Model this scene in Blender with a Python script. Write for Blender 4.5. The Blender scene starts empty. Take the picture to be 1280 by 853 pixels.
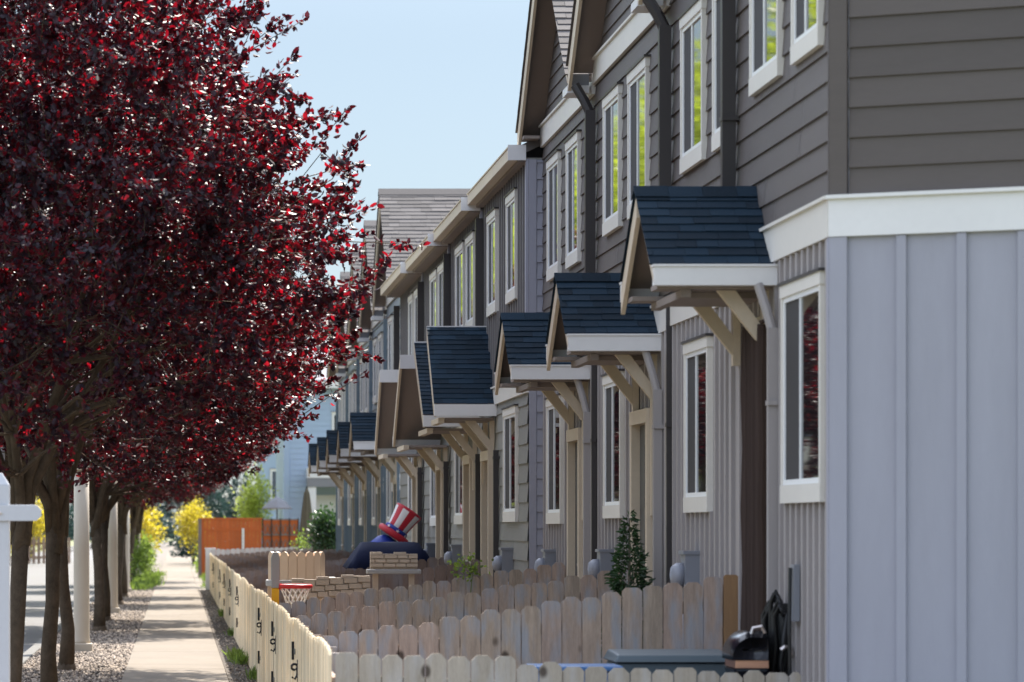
import bpy, math, random
import numpy as np
from mathutils import Vector, Matrix

random.seed(11)
RNG = np.random.default_rng(7)
SC = bpy.context.scene
COL = SC.collection
F, PX, PY, EYE = 4500.0, 221.0, 659.0, 1.745      # focal length and principal point of the 1280 px photograph, eye height

# ------------------------------------------------------------------ materials
def mat(name, col, rough=0.7, noise=0.0, nscale=3.0, stretch=(1, 1, 1), island=0.0, bump=0.0, bscale=40.0,
        spec=0.4, metallic=0.0, hue=0.0, col2=None, fine=0.0):
    m = bpy.data.materials.new(name)
    m.use_nodes = True
    nt = m.node_tree; N = nt.nodes; L = nt.links
    b = N['Principled BSDF']
    b.inputs['Roughness'].default_value = rough
    b.inputs['Metallic'].default_value = metallic
    b.inputs['Specular IOR Level'].default_value = spec
    tc = N.new('ShaderNodeTexCoord'); mp = N.new('ShaderNodeMapping')
    mp.inputs['Scale'].default_value = stretch
    L.new(tc.outputs['Object'], mp.inputs['Vector'])
    base = None
    hs = N.new('ShaderNodeHueSaturation')
    hs.inputs['Color'].default_value = (*col, 1)
    if col2 is not None:
        mx = N.new('ShaderNodeMix'); mx.data_type = 'RGBA'
        mx.inputs[6].default_value = (*col, 1); mx.inputs[7].default_value = (*col2, 1)
        g = N.new('ShaderNodeNewGeometry')
        L.new(g.outputs['Random Per Island'], mx.inputs[0])
        L.new(mx.outputs[2], hs.inputs['Color'])
    val = None
    def add(a, sock, amt):
        # a + (sock-.5)*amt
        s = N.new('ShaderNodeMath'); s.operation = 'MULTIPLY_ADD'
        L.new(sock, s.inputs[0]); s.inputs[1].default_value = amt
        if a is None: s.inputs[2].default_value = 1 - amt / 2
        else:
            s2 = N.new('ShaderNodeMath'); s2.operation = 'ADD'
            L.new(a, s2.inputs[0]); s2.inputs[1].default_value = -amt / 2
            L.new(s2.outputs[0], s.inputs[2])
        return s.outputs[0]
    if noise:
        nz = N.new('ShaderNodeTexNoise'); nz.inputs['Scale'].default_value = nscale
        nz.inputs['Detail'].default_value = 6; nz.inputs['Roughness'].default_value = 0.65
        L.new(mp.outputs[0], nz.inputs['Vector'])
        val = add(val, nz.outputs['Fac'], noise * 2.2)
    if fine:
        nz = N.new('ShaderNodeTexNoise'); nz.inputs['Scale'].default_value = nscale * 9
        nz.inputs['Detail'].default_value = 4
        L.new(mp.outputs[0], nz.inputs['Vector'])
        val = add(val, nz.outputs['Fac'], fine * 2.2)
    if island:
        g = N.new('ShaderNodeNewGeometry')
        val = add(val, g.outputs['Random Per Island'], island)
    if val is not None: L.new(val, hs.inputs['Value'])
    if hue:
        g = N.new('ShaderNodeNewGeometry')
        wn = N.new('ShaderNodeTexWhiteNoise'); wn.noise_dimensions = '1D'
        L.new(g.outputs['Random Per Island'], wn.inputs['W'])
        s = N.new('ShaderNodeMath'); s.operation = 'MULTIPLY_ADD'
        L.new(wn.outputs['Value'], s.inputs[0]); s.inputs[1].default_value = hue; s.inputs[2].default_value = 0.5 - hue / 2
        L.new(s.outputs[0], hs.inputs['Hue'])
    L.new(hs.outputs[0], b.inputs['Base Color'])
    if bump:
        nb = N.new('ShaderNodeTexNoise'); nb.inputs['Scale'].default_value = bscale
        nb.inputs['Detail'].default_value = 5
        L.new(mp.outputs[0], nb.inputs['Vector'])
        bp = N.new('ShaderNodeBump'); bp.inputs['Strength'].default_value = bump; bp.inputs['Distance'].default_value = 0.01
        L.new(nb.outputs['Fac'], bp.inputs['Height']); L.new(bp.outputs[0], b.inputs['Normal'])
    return m

def weather(m, tint, tscale=2.2, knots=True, amt=0.55):
    """grey-blue weathering patches and knots of weathered boards"""
    nt = m.node_tree; N = nt.nodes; L = nt.links; b = N['Principled BSDF']
    src = b.inputs['Base Color'].links[0].from_socket
    tc = N.new('ShaderNodeTexCoord'); mp = N.new('ShaderNodeMapping'); mp.inputs['Scale'].default_value = (4, 4, 1.0)
    L.new(tc.outputs['Object'], mp.inputs[0])
    nz = N.new('ShaderNodeTexNoise'); nz.inputs['Scale'].default_value = tscale; nz.inputs['Detail'].default_value = 5
    L.new(mp.outputs[0], nz.inputs['Vector'])
    rp = N.new('ShaderNodeMapRange'); rp.inputs['From Min'].default_value = 0.48; rp.inputs['From Max'].default_value = 0.66; rp.inputs['To Max'].default_value = amt
    L.new(nz.outputs['Fac'], rp.inputs[0])
    mx = N.new('ShaderNodeMix'); mx.data_type = 'RGBA'; L.new(rp.outputs[0], mx.inputs[0]); L.new(src, mx.inputs[6]); mx.inputs[7].default_value = (*tint, 1)
    out = mx.outputs[2]
    if knots:
        mp2 = N.new('ShaderNodeMapping'); mp2.inputs['Scale'].default_value = (4.5, 4.5, 3.2); L.new(tc.outputs['Object'], mp2.inputs[0])
        vo = N.new('ShaderNodeTexVoronoi'); vo.inputs['Scale'].default_value = 1.0; L.new(mp2.outputs[0], vo.inputs['Vector'])
        kr = N.new('ShaderNodeMapRange'); kr.inputs['From Min'].default_value = 0.10; kr.inputs['From Max'].default_value = 0.17; kr.inputs['To Min'].default_value = 0.85; kr.inputs['To Max'].default_value = 0.0
        L.new(vo.outputs['Distance'], kr.inputs[0])
        m2 = N.new('ShaderNodeMix'); m2.data_type = 'RGBA'; L.new(kr.outputs[0], m2.inputs[0]); L.new(out, m2.inputs[6]); m2.inputs[7].default_value = (0.045, 0.03, 0.022, 1)
        out = m2.outputs[2]
    L.new(out, b.inputs['Base Color'])

def leaf_mat(name, c1, c2, trans, tf=0.4, rough=0.4, spec=0.5, vary=0.5, mixed=False):
    m = mat(name, c1, rough, spec=spec, island=vary, col2=c2)
    nt = m.node_tree; N = nt.nodes; L = nt.links
    b = N['Principled BSDF']; out = N['Material Output']
    t = N.new('ShaderNodeBsdfTranslucent')
    hs = N.new('ShaderNodeHueSaturation'); hs.inputs['Color'].default_value = (*trans, 1)
    g = N.new('ShaderNodeNewGeometry'); wn = N.new('ShaderNodeTexWhiteNoise'); wn.noise_dimensions = '1D'
    L.new(g.outputs['Random Per Island'], wn.inputs['W'])
    s = N.new('ShaderNodeMath'); s.operation = 'MULTIPLY_ADD'; s.inputs[1].default_value = 1.1; s.inputs[2].default_value = 0.35
    L.new(wn.outputs['Value'], s.inputs[0]); L.new(s.outputs[0], hs.inputs['Value'])
    L.new(hs.outputs[0], t.inputs['Color'])
    mx = N.new('ShaderNodeMixShader'); mx.inputs[0].default_value = tf
    if mixed:                                  # thick dark leaves among thin translucent ones
        w2 = N.new('ShaderNodeTexWhiteNoise'); w2.noise_dimensions = '1D'
        s2 = N.new('ShaderNodeMath'); s2.operation = 'ADD'; s2.inputs[1].default_value = 3.7
        L.new(g.outputs['Random Per Island'], s2.inputs[0]); L.new(s2.outputs[0], w2.inputs['W'])
        mr = N.new('ShaderNodeMapRange'); mr.inputs['From Min'].default_value = 0.3; mr.inputs['To Min'].default_value = 0.02; mr.inputs['To Max'].default_value = tf * 1.9
        L.new(w2.outputs['Value'], mr.inputs[0]); L.new(mr.outputs[0], mx.inputs[0])
    L.new(b.outputs[0], mx.inputs[1]); L.new(t.outputs[0], mx.inputs[2]); L.new(mx.outputs[0], out.inputs['Surface'])
    return m

M = {}
M['upper_grey'] = mat('lap_siding_dark_grey', (0.094, 0.079, 0.073), 0.62, noise=0.10, nscale=1.6, stretch=(1, 1, 5), island=0.22, bump=0.15, bscale=60, fine=0.05)
M['lower_taupe'] = mat('board_siding_taupe', (0.318, 0.318, 0.372), 0.6, noise=0.13, nscale=1.5, stretch=(1.6, 1.6, 0.35), bump=0.12, bscale=60, fine=0.03)
M['facade_taupe'] = mat('board_siding_bounce_taupe', (0.325, 0.298, 0.292), 0.6, noise=0.13, nscale=1.5, stretch=(1.6, 1.6, 0.35), bump=0.12, bscale=60, fine=0.03)  # warm copy of the taupe siding, bounce light mixed into its colour
M['lap_greygreen'] = mat('lap_siding_grey_green', (0.215, 0.21, 0.195), 0.6, noise=0.1, nscale=1.6, island=0.14, bump=0.12, bscale=60)
M['upper_brown'] = mat('board_siding_brown_grey', (0.175, 0.165, 0.165), 0.6, noise=0.08, nscale=1.4, bump=0.1, bscale=60)
M['lap_blue'] = mat('lap_siding_pale_blue', (0.23, 0.26, 0.285), 0.6, noise=0.08, nscale=1.6, island=0.12)
M['lower_blue'] = mat('board_siding_slate_blue', (0.16, 0.21, 0.25), 0.6, noise=0.08, nscale=1.4)
M['trim'] = mat('trim_cream_paint', (0.66, 0.63, 0.58), 0.5, noise=0.05, nscale=2.5, fine=0.03)
M['white'] = mat('white_paint', (0.70, 0.69, 0.69), 0.45, noise=0.05, nscale=2.5, fine=0.03)
M['post_white'] = mat('signpost_white', (0.50, 0.51, 0.54), 0.5, noise=0.08, nscale=4, fine=0.04)
M['vinyl'] = mat('white_vinyl', (0.80, 0.81, 0.82), 0.35, noise=0.03, nscale=3)
M['rake'] = mat('rake_beige_paint', (0.58, 0.49, 0.38), 0.55, noise=0.08, nscale=3, fine=0.05)
M['beam'] = mat('beam_beige_timber', (0.55, 0.46, 0.35), 0.6, noise=0.10, nscale=3, fine=0.06)
M['soffit'] = mat('soffit_taupe', (0.24, 0.20, 0.18), 0.65, noise=0.06, nscale=2)
M['gable_panel'] = mat('gable_panel_shaded', (0.115, 0.095, 0.085), 0.7, noise=0.06)  # darkened to carry the shade of the recessed canopy gable
M['pipe'] = mat('downpipe_dark', (0.042, 0.037, 0.037), 0.45, noise=0.05)
M['pipe_grey'] = mat('downpipe_grey', (0.26, 0.27, 0.31), 0.45, noise=0.05)
M['shingle_blue'] = mat('shingle_dark_slate', (0.008, 0.020, 0.034), 0.9, noise=0.5, nscale=70, island=0.75, spec=0.2)
M['shingle_grey'] = mat('shingle_grey', (0.122, 0.113, 0.110), 0.9, noise=0.3, nscale=60, island=0.36, spec=0.2)
M['glass'] = mat('window_glass', (0.012, 0.013, 0.015), 0.025, spec=0.8)
M['screen'] = mat('insect_screen', (0.055, 0.053, 0.055), 0.75, noise=0.05, nscale=30, spec=0.2)
M['door'] = mat('door_dark', (0.06, 0.058, 0.06), 0.5, noise=0.05)
M['curtain'] = mat('curtain_brown', (0.065, 0.046, 0.040), 0.9, noise=0.2, nscale=4, stretch=(6, 6, 0.4), spec=0.1)
M['metal_grey'] = mat('painted_metal_grey', (0.2, 0.21, 0.24), 0.45, noise=0.08, spec=0.5)
M['black'] = mat('black_metal', (0.012, 0.012, 0.013), 0.4, spec=0.4)
M['wood_grey'] = mat('weathered_cedar', (0.385, 0.305, 0.245), 0.85, noise=0.48, nscale=5, stretch=(6, 6, 0.7), island=0.28, bump=0.4, bscale=14, spec=0.15, hue=0.02, col2=(0.34, 0.26, 0.205), fine=0.2)
M['wood_red'] = mat('brown_cedar', (0.21, 0.155, 0.13), 0.85, noise=0.28, nscale=5, stretch=(6, 6, 0.7), island=0.28, bump=0.4, bscale=14, spec=0.15, fine=0.14)
M['wood_warm'] = mat('bounce_lit_cedar', (0.80, 0.66, 0.45), 0.8, noise=0.34, nscale=5, stretch=(7, 7, 0.6), island=0.5, bump=0.4, bscale=14, spec=0.2, fine=0.14)  # path fence pickets, brightened in colour for bounce light off the sidewalk
M['wood_far'] = mat('tan_pinkish_cedar', (0.30, 0.20, 0.15), 0.8, noise=0.15, nscale=4, island=0.3)
M['wood_orange'] = mat('orange_stained_cedar', (0.46, 0.10, 0.022), 0.7, noise=0.2, nscale=3, stretch=(5, 5, 0.5), island=0.2)
M['wood_new'] = mat('new_cedar', (0.27, 0.155, 0.075), 0.75, noise=0.25, nscale=5, stretch=(6, 6, 0.7), bump=0.3, bscale=14, fine=0.1)
M['wood_pale'] = mat('pale_grey_cedar', (0.48, 0.46, 0.45), 0.8, noise=0.15, nscale=4, island=0.2)
M['bark'] = mat('plum_bark', (0.098, 0.072, 0.05), 0.9, noise=0.7, nscale=9, stretch=(1, 1, 0.8), bump=0.9, bscale=22, spec=0.15, fine=0.25)
M['bark_green'] = mat('grey_bark', (0.15, 0.13, 0.10), 0.9, noise=0.3, nscale=8, bump=0.5, bscale=20)
M['plum_leaf'] = leaf_mat('plum_leaf', (0.006, 0.0045, 0.010), (0.016, 0.006, 0.014), (0.85, 0.012, 0.036), 0.115, 0.48, 0.34, mixed=True)
M['green_leaf'] = leaf_mat('lime_leaf', (0.13, 0.19, 0.02), (0.22, 0.26, 0.03), (0.55, 0.66, 0.06), 0.5)
M['pale_leaf'] = leaf_mat('pale_lime_leaf', (0.24, 0.30, 0.05), (0.32, 0.36, 0.07), (0.75, 0.85, 0.18), 0.5)
M['yellow_leaf'] = leaf_mat('yellow_leaf', (0.40, 0.30, 0.02), (0.50, 0.40, 0.03), (0.75, 0.62, 0.05), 0.45)
M['bush_leaf'] = leaf_mat('bush_leaf', (0.08, 0.13, 0.025), (0.13, 0.19, 0.04), (0.35, 0.48, 0.06), 0.4)
M['dark_leaf'] = leaf_mat('dark_green_leaf', (0.018, 0.045, 0.020), (0.032, 0.07, 0.024), (0.06, 0.14, 0.03), 0.25)
M['spruce_leaf'] = leaf_mat('spruce_needle', (0.022, 0.055, 0.055), (0.035, 0.075, 0.065), (0.04, 0.09, 0.07), 0.2)
M['grass'] = leaf_mat('grass_blade', (0.08, 0.14, 0.025), (0.12, 0.19, 0.04), (0.28, 0.4, 0.06), 0.4)
M['concrete'] = mat('sidewalk_concrete', (0.205, 0.173, 0.138), 0.85, noise=0.24, nscale=1.1, island=0.10, bump=0.3, bscale=60, spec=0.25, fine=0.14)
M['kerb'] = mat('kerb_concrete', (0.13, 0.125, 0.115), 0.85, noise=0.15, nscale=1.5)
M['asphalt'] = mat('asphalt_road', (0.135, 0.13, 0.126), 0.85, noise=0.18, nscale=0.6, bump=0.4, bscale=120, fine=0.15)
M['soil'] = mat('yard_soil', (0.16, 0.125, 0.095), 0.95, noise=0.35, nscale=3, bump=0.6, bscale=30)
M['verge'] = mat('bark_soil_fence_shadow', (0.095, 0.078, 0.062), 0.95, noise=0.5, nscale=7, bump=1.0, bscale=40, fine=0.4)  # soil whose dark tone also holds the path fence's shadow
M['earth'] = mat('dry_ground', (0.17, 0.18, 0.08), 0.95, noise=0.35, nscale=0.15, fine=0.3)
M['gravel_bed'] = mat('gravel_bed', (0.17, 0.145, 0.12), 0.95, noise=0.3, nscale=18, bump=0.9, bscale=45, fine=0.3)
M['stone'] = mat('gravel_stone', (0.12, 0.095, 0.08), 0.85, col2=(0.35, 0.285, 0.225), island=0.8)
M['column'] = mat('column_cream', (0.47, 0.41, 0.33), 0.55, noise=0.10, nscale=2.5, stretch=(1, 1, 0.4))
M['lantern_glass'] = mat('lantern_glass', (0.7, 0.7, 0.66), 0.25, spec=0.5)
M['plastic_tan'] = mat('tan_plastic', (0.74, 0.56, 0.40), 0.5, noise=0.06, nscale=4, island=0.08)
M['plastic_stone'] = mat('stone_plastic', (0.52, 0.43, 0.34), 0.6, noise=0.14, nscale=6, island=0.14)
M['mortar'] = mat('stone_joint_plastic', (0.43, 0.355, 0.28), 0.7)
M['plastic_grey'] = mat('grey_plastic', (0.36, 0.35, 0.34), 0.5, noise=0.06)
M['plastic_red'] = mat('red_plastic', (0.62, 0.03, 0.035), 0.35)
M['plastic_yellow'] = mat('yellow_plastic', (0.80, 0.42, 0.01), 0.4)
M['net'] = mat('white_net', (0.75, 0.73, 0.68), 0.7)
M['navy'] = mat('navy_tarp', (0.007, 0.011, 0.036), 0.75, spec=0.12, noise=0.25, nscale=4, bump=0.5, bscale=5)
M['fabric_red'] = mat('red_nylon', (0.48, 0.018, 0.035), 0.5, noise=0.1, nscale=6)
M['fabric_white'] = mat('white_nylon', (0.72, 0.68, 0.68), 0.5, noise=0.06, nscale=6)
M['fabric_blue'] = mat('blue_nylon', (0.012, 0.035, 0.26), 0.5, noise=0.15, nscale=6)
M['tarp_blue'] = mat('bright_blue_plastic', (0.05, 0.14, 0.32), 0.4, noise=0.1)
M['canvas'] = mat('brown_canvas', (0.10, 0.085, 0.06), 0.9, noise=0.15, nscale=6)
M['box_green'] = mat('grey_green_resin', (0.075, 0.10, 0.115), 0.5, noise=0.1, nscale=3)
M['lid_black'] = mat('black_enamel', (0.006, 0.007, 0.012), 0.2, spec=0.45)
M['steel'] = mat('steel', (0.55, 0.5, 0.48), 0.3, metallic=0.9)
M['copper'] = mat('copper_band', (0.55, 0.30, 0.22), 0.35, metallic=0.8)
M['blue_wall'] = mat('pale_blue_siding', (0.33, 0.42, 0.55), 0.6, noise=0.06, nscale=1)
M['roof_far'] = mat('far_roof', (0.22, 0.22, 0.24), 0.9, noise=0.2, nscale=3)
M['hill'] = mat('wooded_hill', (0.03, 0.055, 0.06), 0.95, noise=0.4, nscale=0.1)

M['wood_front'] = mat('pale_weathered_cedar', (0.37, 0.325, 0.265), 0.85, noise=0.28, nscale=5, stretch=(6, 6, 0.7), island=0.22, bump=0.4, bscale=14, spec=0.15, fine=0.2)
weather(M['wood_grey'], (0.29, 0.325, 0.37), 2.6, amt=0.7); weather(M['wood_red'], (0.22, 0.22, 0.24)); weather(M['wood_front'], (0.46, 0.45, 0.44)); weather(M['wood_warm'], (0.60, 0.47, 0.30), knots=False)
# ------------------------------------------------------------------ mesh builder
class MB:
    def __init__(s): s.v = []; s.f = []; s.mi = []
    def vert(s, p): s.v.append(tuple(p)); return len(s.v) - 1
    def poly(s, pts, mi=0):
        i = len(s.v); s.v += [tuple(p) for p in pts]; s.f.append(tuple(range(i, i + len(pts)))); s.mi.append(mi)
    def hexa(s, p, mi=0):                     # 8 corners: bottom ring then top ring
        i = len(s.v); s.v += [tuple(q) for q in p]
        for f in ((3, 2, 1, 0), (4, 5, 6, 7), (0, 1, 5, 4), (1, 2, 6, 5), (2, 3, 7, 6), (3, 0, 4, 7)):
            s.f.append(tuple(i + k for k in f)); s.mi.append(mi)
    def box(s, x0, x1, y0, y1, z0, z1, mi=0):
        s.hexa([(x0, y0, z0), (x1, y0, z0), (x1, y1, z0), (x0, y1, z0), (x0, y0, z1), (x1, y0, z1), (x1, y1, z1), (x0, y1, z1)], mi)
    def prism(s, poly, z0, z1, mi=0):          # footprint polygon extruded in z
        n = len(poly); i = len(s.v)
        s.v += [(p[0], p[1], z0) for p in poly] + [(p[0], p[1], z1) for p in poly]
        s.f.append(tuple(i + k for k in range(n))[::-1]); s.mi.append(mi)
        s.f.append(tuple(i + n + k for k in range(n))); s.mi.append(mi)
        for k in range(n):
            s.f.append((i + k, i + (k + 1) % n, i + n + (k + 1) % n, i + n + k)); s.mi.append(mi)
    def extr(s, prof, d, mi=0):                # planar 3D profile swept by vector d
        n = len(prof); i = len(s.v); d = Vector(d)
        s.v += [tuple(p) for p in prof] + [tuple(Vector(p) + d) for p in prof]
        s.f.append(tuple(i + k for k in range(n))[::-1]); s.mi.append(mi)
        s.f.append(tuple(i + n + k for k in range(n))); s.mi.append(mi)
        for k in range(n):
            s.f.append((i + k, i + (k + 1) % n, i + n + (k + 1) % n, i + n + k)); s.mi.append(mi)
    def tube(s, pts, radii, n=8, mi=0, cap=True):
        pts = [Vector(p) for p in pts]
        if not hasattr(radii, '__len__'): radii = [radii] * len(pts)
        rings = []; ref = None
        for k, p in enumerate(pts):
            t = (pts[min(k + 1, len(pts) - 1)] - pts[max(k - 1, 0)]).normalized()
            if ref is None: ref = Vector((0, 0, 1)) if abs(t.z) < 0.9 else Vector((1, 0, 0))
            a = t.cross(ref).normalized(); b = t.cross(a).normalized(); ref = -b if False else ref
            ring = []
            for j in range(n):
                an = 2 * math.pi * j / n
                ring.append(s.vert(p + (a * math.cos(an) + b * math.sin(an)) * radii[k]))
            rings.append(ring)
        for k in range(len(rings) - 1):
            for j in range(n):
                s.f.append((rings[k][j], rings[k][(j + 1) % n], rings[k + 1][(j + 1) % n], rings[k + 1][j])); s.mi.append(mi)
        if cap:
            s.f.append(tuple(rings[0][::-1])); s.mi.append(mi); s.f.append(tuple(rings[-1])); s.mi.append(mi)
    def lathe(s, c, prof, n=16, mi=0, rot=None):
        c = Vector(c); rings = []
        for r, z in prof:
            ring = []
            for j in range(n):
                an = 2 * math.pi * j / n
                q = Vector((r * math.cos(an), r * math.sin(an), z))
                if rot is not None: q = rot @ q
                ring.append(s.vert(c + q))
            rings.append(ring)
        for k in range(len(rings) - 1):
            for j in range(n):
                s.f.append((rings[k][j], rings[k][(j + 1) % n], rings[k + 1][(j + 1) % n], rings[k + 1][j]))
                s.mi.append(mi[j] if hasattr(mi, '__len__') else mi)
        s.f.append(tuple(rings[0][::-1])); s.mi.append(0); s.f.append(tuple(rings[-1])); s.mi.append(0)
    def build(s, name, m, parent=None, smooth=False, bevel=0.0):
        off = Vector((0, 0, 0)) if parent is None else Vector(parent.get('_o', (0, 0, 0)))
        me = bpy.data.meshes.new(name)
        me.from_pydata([(x - off.x, y - off.y, z - off.z) for x, y, z in s.v], [], s.f)
        mats = m if isinstance(m, (list, tuple)) else [m]
        for q in mats: me.materials.append(q)
        if len(mats) > 1: me.polygons.foreach_set('material_index', s.mi)
        if smooth: me.polygons.foreach_set('use_smooth', [True] * len(me.polygons))
        me.update()
        o = bpy.data.objects.new(name, me); COL.objects.link(o)
        if parent is not None:
            o.parent = parent; o['_o'] = tuple(off)
        if bevel:
            bv = o.modifiers.new('bevel', 'BEVEL'); bv.width = bevel; bv.segments = 2; bv.limit_method = 'ANGLE'
        return o

def tag(o, label=None, cat=None, group=None, kind=None):
    if label: o['label'] = label
    if cat: o['category'] = cat
    if group: o['group'] = group
    if kind: o['kind'] = kind
    return o

def empty(name, loc, label, cat, group=None):
    o = bpy.data.objects.new(name, None); COL.objects.link(o)
    o.location = loc; o['_o'] = tuple(loc); o.empty_display_size = 0.2
    return tag(o, label, cat, group)

class Frame:                                   # a wall plane: u along, n outward
    def __init__(s, o, u, n): s.o, s.u, s.n = Vector(o), Vector(u).normalized(), Vector(n).normalized()
    def p(s, u, z, out=0.0):
        q = s.o + s.u * u + s.n * out; return (q.x, q.y, z)
    def box(s, mb, u0, u1, z0, z1, o0, o1, mi=0):
        mb.hexa([s.p(u0, z0, o1), s.p(u1, z0, o1), s.p(u1, z0, o0), s.p(u0, z0, o0),
                 s.p(u0, z1, o1), s.p(u1, z1, o1), s.p(u1, z1, o0), s.p(u0, z1, o0)], mi)

def facade(X): return Frame((X, 0, 0), (0, 1, 0), (-1, 0, 0))

def lap_siding(mb, fr, u0, u1, z0, z1, exp=0.17, top=None):
    """lapped boards; top(u)->z limit clips the boards under a gable"""
    z = z0
    while z < z1 - 0.01:
        zt = min(z + exp, z1)
        a0, a1 = (u0, u1) if top is None else top(z, zt)
        if a1 - a0 < 0.05: break
        u = a0; end = a0 + random.uniform(0.8, 3.4)
        while u < a1 - 0.01:
            e = min(end, a1)
            if a1 - e < 0.4: e = a1
            g = 0.003
            A, B = u + g, e - g
            j = random.uniform(0, 0.0012)
            mb.poly([fr.p(A, z, 0.018 + j), fr.p(B, z, 0.018 + j), fr.p(B, zt, 0.003 + j), fr.p(A, zt, 0.003 + j)])
            k = len(mb.v)
            mb.v += [fr.p(A, z, 0.0), fr.p(B, z, 0.0)]
            mb.f.append((k - 4, k, k + 1, k - 3)); mb.mi.append(0)
            u = e; end = e + random.uniform(2.4, 3.66)
        z += exp

def batten_siding(mb, fr, u0, u1, z0, z1, sp, holes=(), start=None, w=0.055):
    fr.box(mb, u0, u1, z0, z1, 0.0, 0.004)
    u = (u0 + sp * 0.5) if start is None else start
    while u < u1 - w:
        segs = [(z0 + 0.004, z1 - 0.004)]
        for (a, b, c, d) in holes:
            if a - 0.03 < u + w / 2 and u - w / 2 < b + 0.03:
                ns = []
                for s0, s1 in segs:
                    if d <= s0 or c >= s1: ns.append((s0, s1)); continue
                    if c - s0 > 0.03: ns.append((s0, c + 0.005))
                    if s1 - d > 0.03: ns.append((d - 0.005, s1))
                segs = ns
        for s0, s1 in segs: fr.box(mb, u - w / 2, u + w / 2, s0, s1, 0.004, 0.027)
        u += sp

def window(house, fr, u0, u1, z0, z1, far_screen=True):
    t, tt, tb = 0.048, 0.075, 0.11
    m = MB()
    fr.box(m, u0, u0 + t, z0 + tb, z1 - tt, 0.0, 0.046); fr.box(m, u1 - t, u1, z0 + tb, z1 - tt, 0.0, 0.046)
    fr.box(m, u0 - 0.01, u1 + 0.01, z1 - tt, z1, 0.0, 0.050); fr.box(m, u0 - 0.005, u1 + 0.005, z0, z0 + tb, 0.0, 0.049)
    w = m.build('window', M['trim'], house)
    a0, a1, c0, c1 = u0 + t, u1 - t, z0 + tb, z1 - tt
    m = MB(); s = 0.032
    fr.box(m, a0, a0 + s, c0, c1, 0.0, 0.036); fr.box(m, a1 - s, a1, c0, c1, 0.0, 0.036)
    fr.box(m, a0 + s, a1 - s, c0, c0 + s, 0.0, 0.036); fr.box(m, a0 + s, a1 - s, c1 - s, c1, 0.0, 0.036)
    mid = a0 + 0.56 * (a1 - a0)
    fr.box(m, mid - 0.018, mid + 0.018, c0 + s, c1 - s, 0.0, 0.032)
    m.build('frame', M['vinyl'], w)
    m = MB(); fr.box(m, a0 + s, mid - 0.018, c0 + s, c1 - s, 0.005, 0.023); m.build('pane', M['glass'], w)
    m = MB(); fr.box(m, mid + 0.018, a1 - s, c0 + s, c1 - s, 0.005, 0.026); m.build('screen', M['screen'], w)
    m = MB(); fr.box(m, u0 - 0.03, u1 + 0.03, z1, z1 + 0.018, 0.0, 0.062); m.build('drip_cap', M['pipe'], w)
    return w

def shingles(mb, e0, along, up, width, length, exp=0.14, tab=0.30, jit=0.004, thick=0.012):
    """courses of tabs on a slope; e0 = eave corner, along = unit along eave, up = unit up the slope"""
    e0, along, up = Vector(e0), Vector(along).normalized(), Vector(up).normalized()
    nrm = along.cross(up).normalized()
    if nrm.z < 0: nrm = -nrm
    q0 = [tuple(e0 + nrm * 0.0012), tuple(e0 + along * width + nrm * 0.0012), tuple(e0 + along * width + up * length + nrm * 0.0012), tuple(e0 + up * length + nrm * 0.0012)]
    mb.poly(q0)
    k = 0; s = 0.0
    while s < length - 0.01:
        s1 = min(s + exp, length)
        x = -random.uniform(0, tab)
        while x < width:
            w = tab * random.uniform(0.55, 1.35)
            a, b = max(x, 0), min(x + w - 0.004, width)
            if b - a > 0.02:
                lift = thick + random.uniform(0, jit); drop = random.choice((0, 0, 0.006))
                p = lambda q, r, h: tuple(e0 + along * q + up * r + nrm * h)
                i = len(mb.v)
                mb.v += [p(a, s - drop, lift), p(b, s - drop, lift), p(b, s1 + 0.01, 0.002), p(a, s1 + 0.01, 0.002), p(a, s - drop, 0), p(b, s - drop, 0)]
                for f in ((0, 1, 2, 3), (4, 5, 1, 0), (1, 5, 2), (0, 3, 4)):
                    mb.f.append(tuple(i + q for q in f)); mb.mi.append(0)
            x += w
        s += exp

def slab(mb, pts, th):                          # plane polygon with downward thickness
    n = len(pts); i = len(mb.v)
    mb.v += [tuple(p) for p in pts] + [(p[0], p[1], p[2] - th) for p in pts]
    mb.f.append(tuple(range(i, i + n))); mb.mi.append(0)
    mb.f.append(tuple(range(i + 2 * n - 1, i + n - 1, -1))); mb.mi.append(0)
    for k in range(n):
        mb.f.append((i + k, i + n + k, i + n + (k + 1) % n, i + (k + 1) % n)); mb.mi.append(0)

def bracket(par, X0, X1, y, ztop, drop=0.30, w=0.075, leg=0.95):
    """short knee brace: wall post down to the door casing and a diagonal strut out under the beam"""
    m = MB(); t = 0.05; xi = X1 - 0.021
    m.box(xi - t, xi, y - w / 2, y + w / 2, ztop - drop - leg, ztop)
    xo = xi - t - 0.28
    a = (xo, y - w / 2 + 0.006, ztop); b = (xo + 0.115, y - w / 2 + 0.006, ztop)
    c = (xi - t - 0.001, y - w / 2 + 0.006, ztop - drop + 0.08); d = (xi - t - 0.001, y - w / 2 + 0.006, ztop - drop - 0.05)
    m.extr([a, b, c, d], (0, w - 0.012, 0))
    return m.build('bracket', M['beam'], par)

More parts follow.
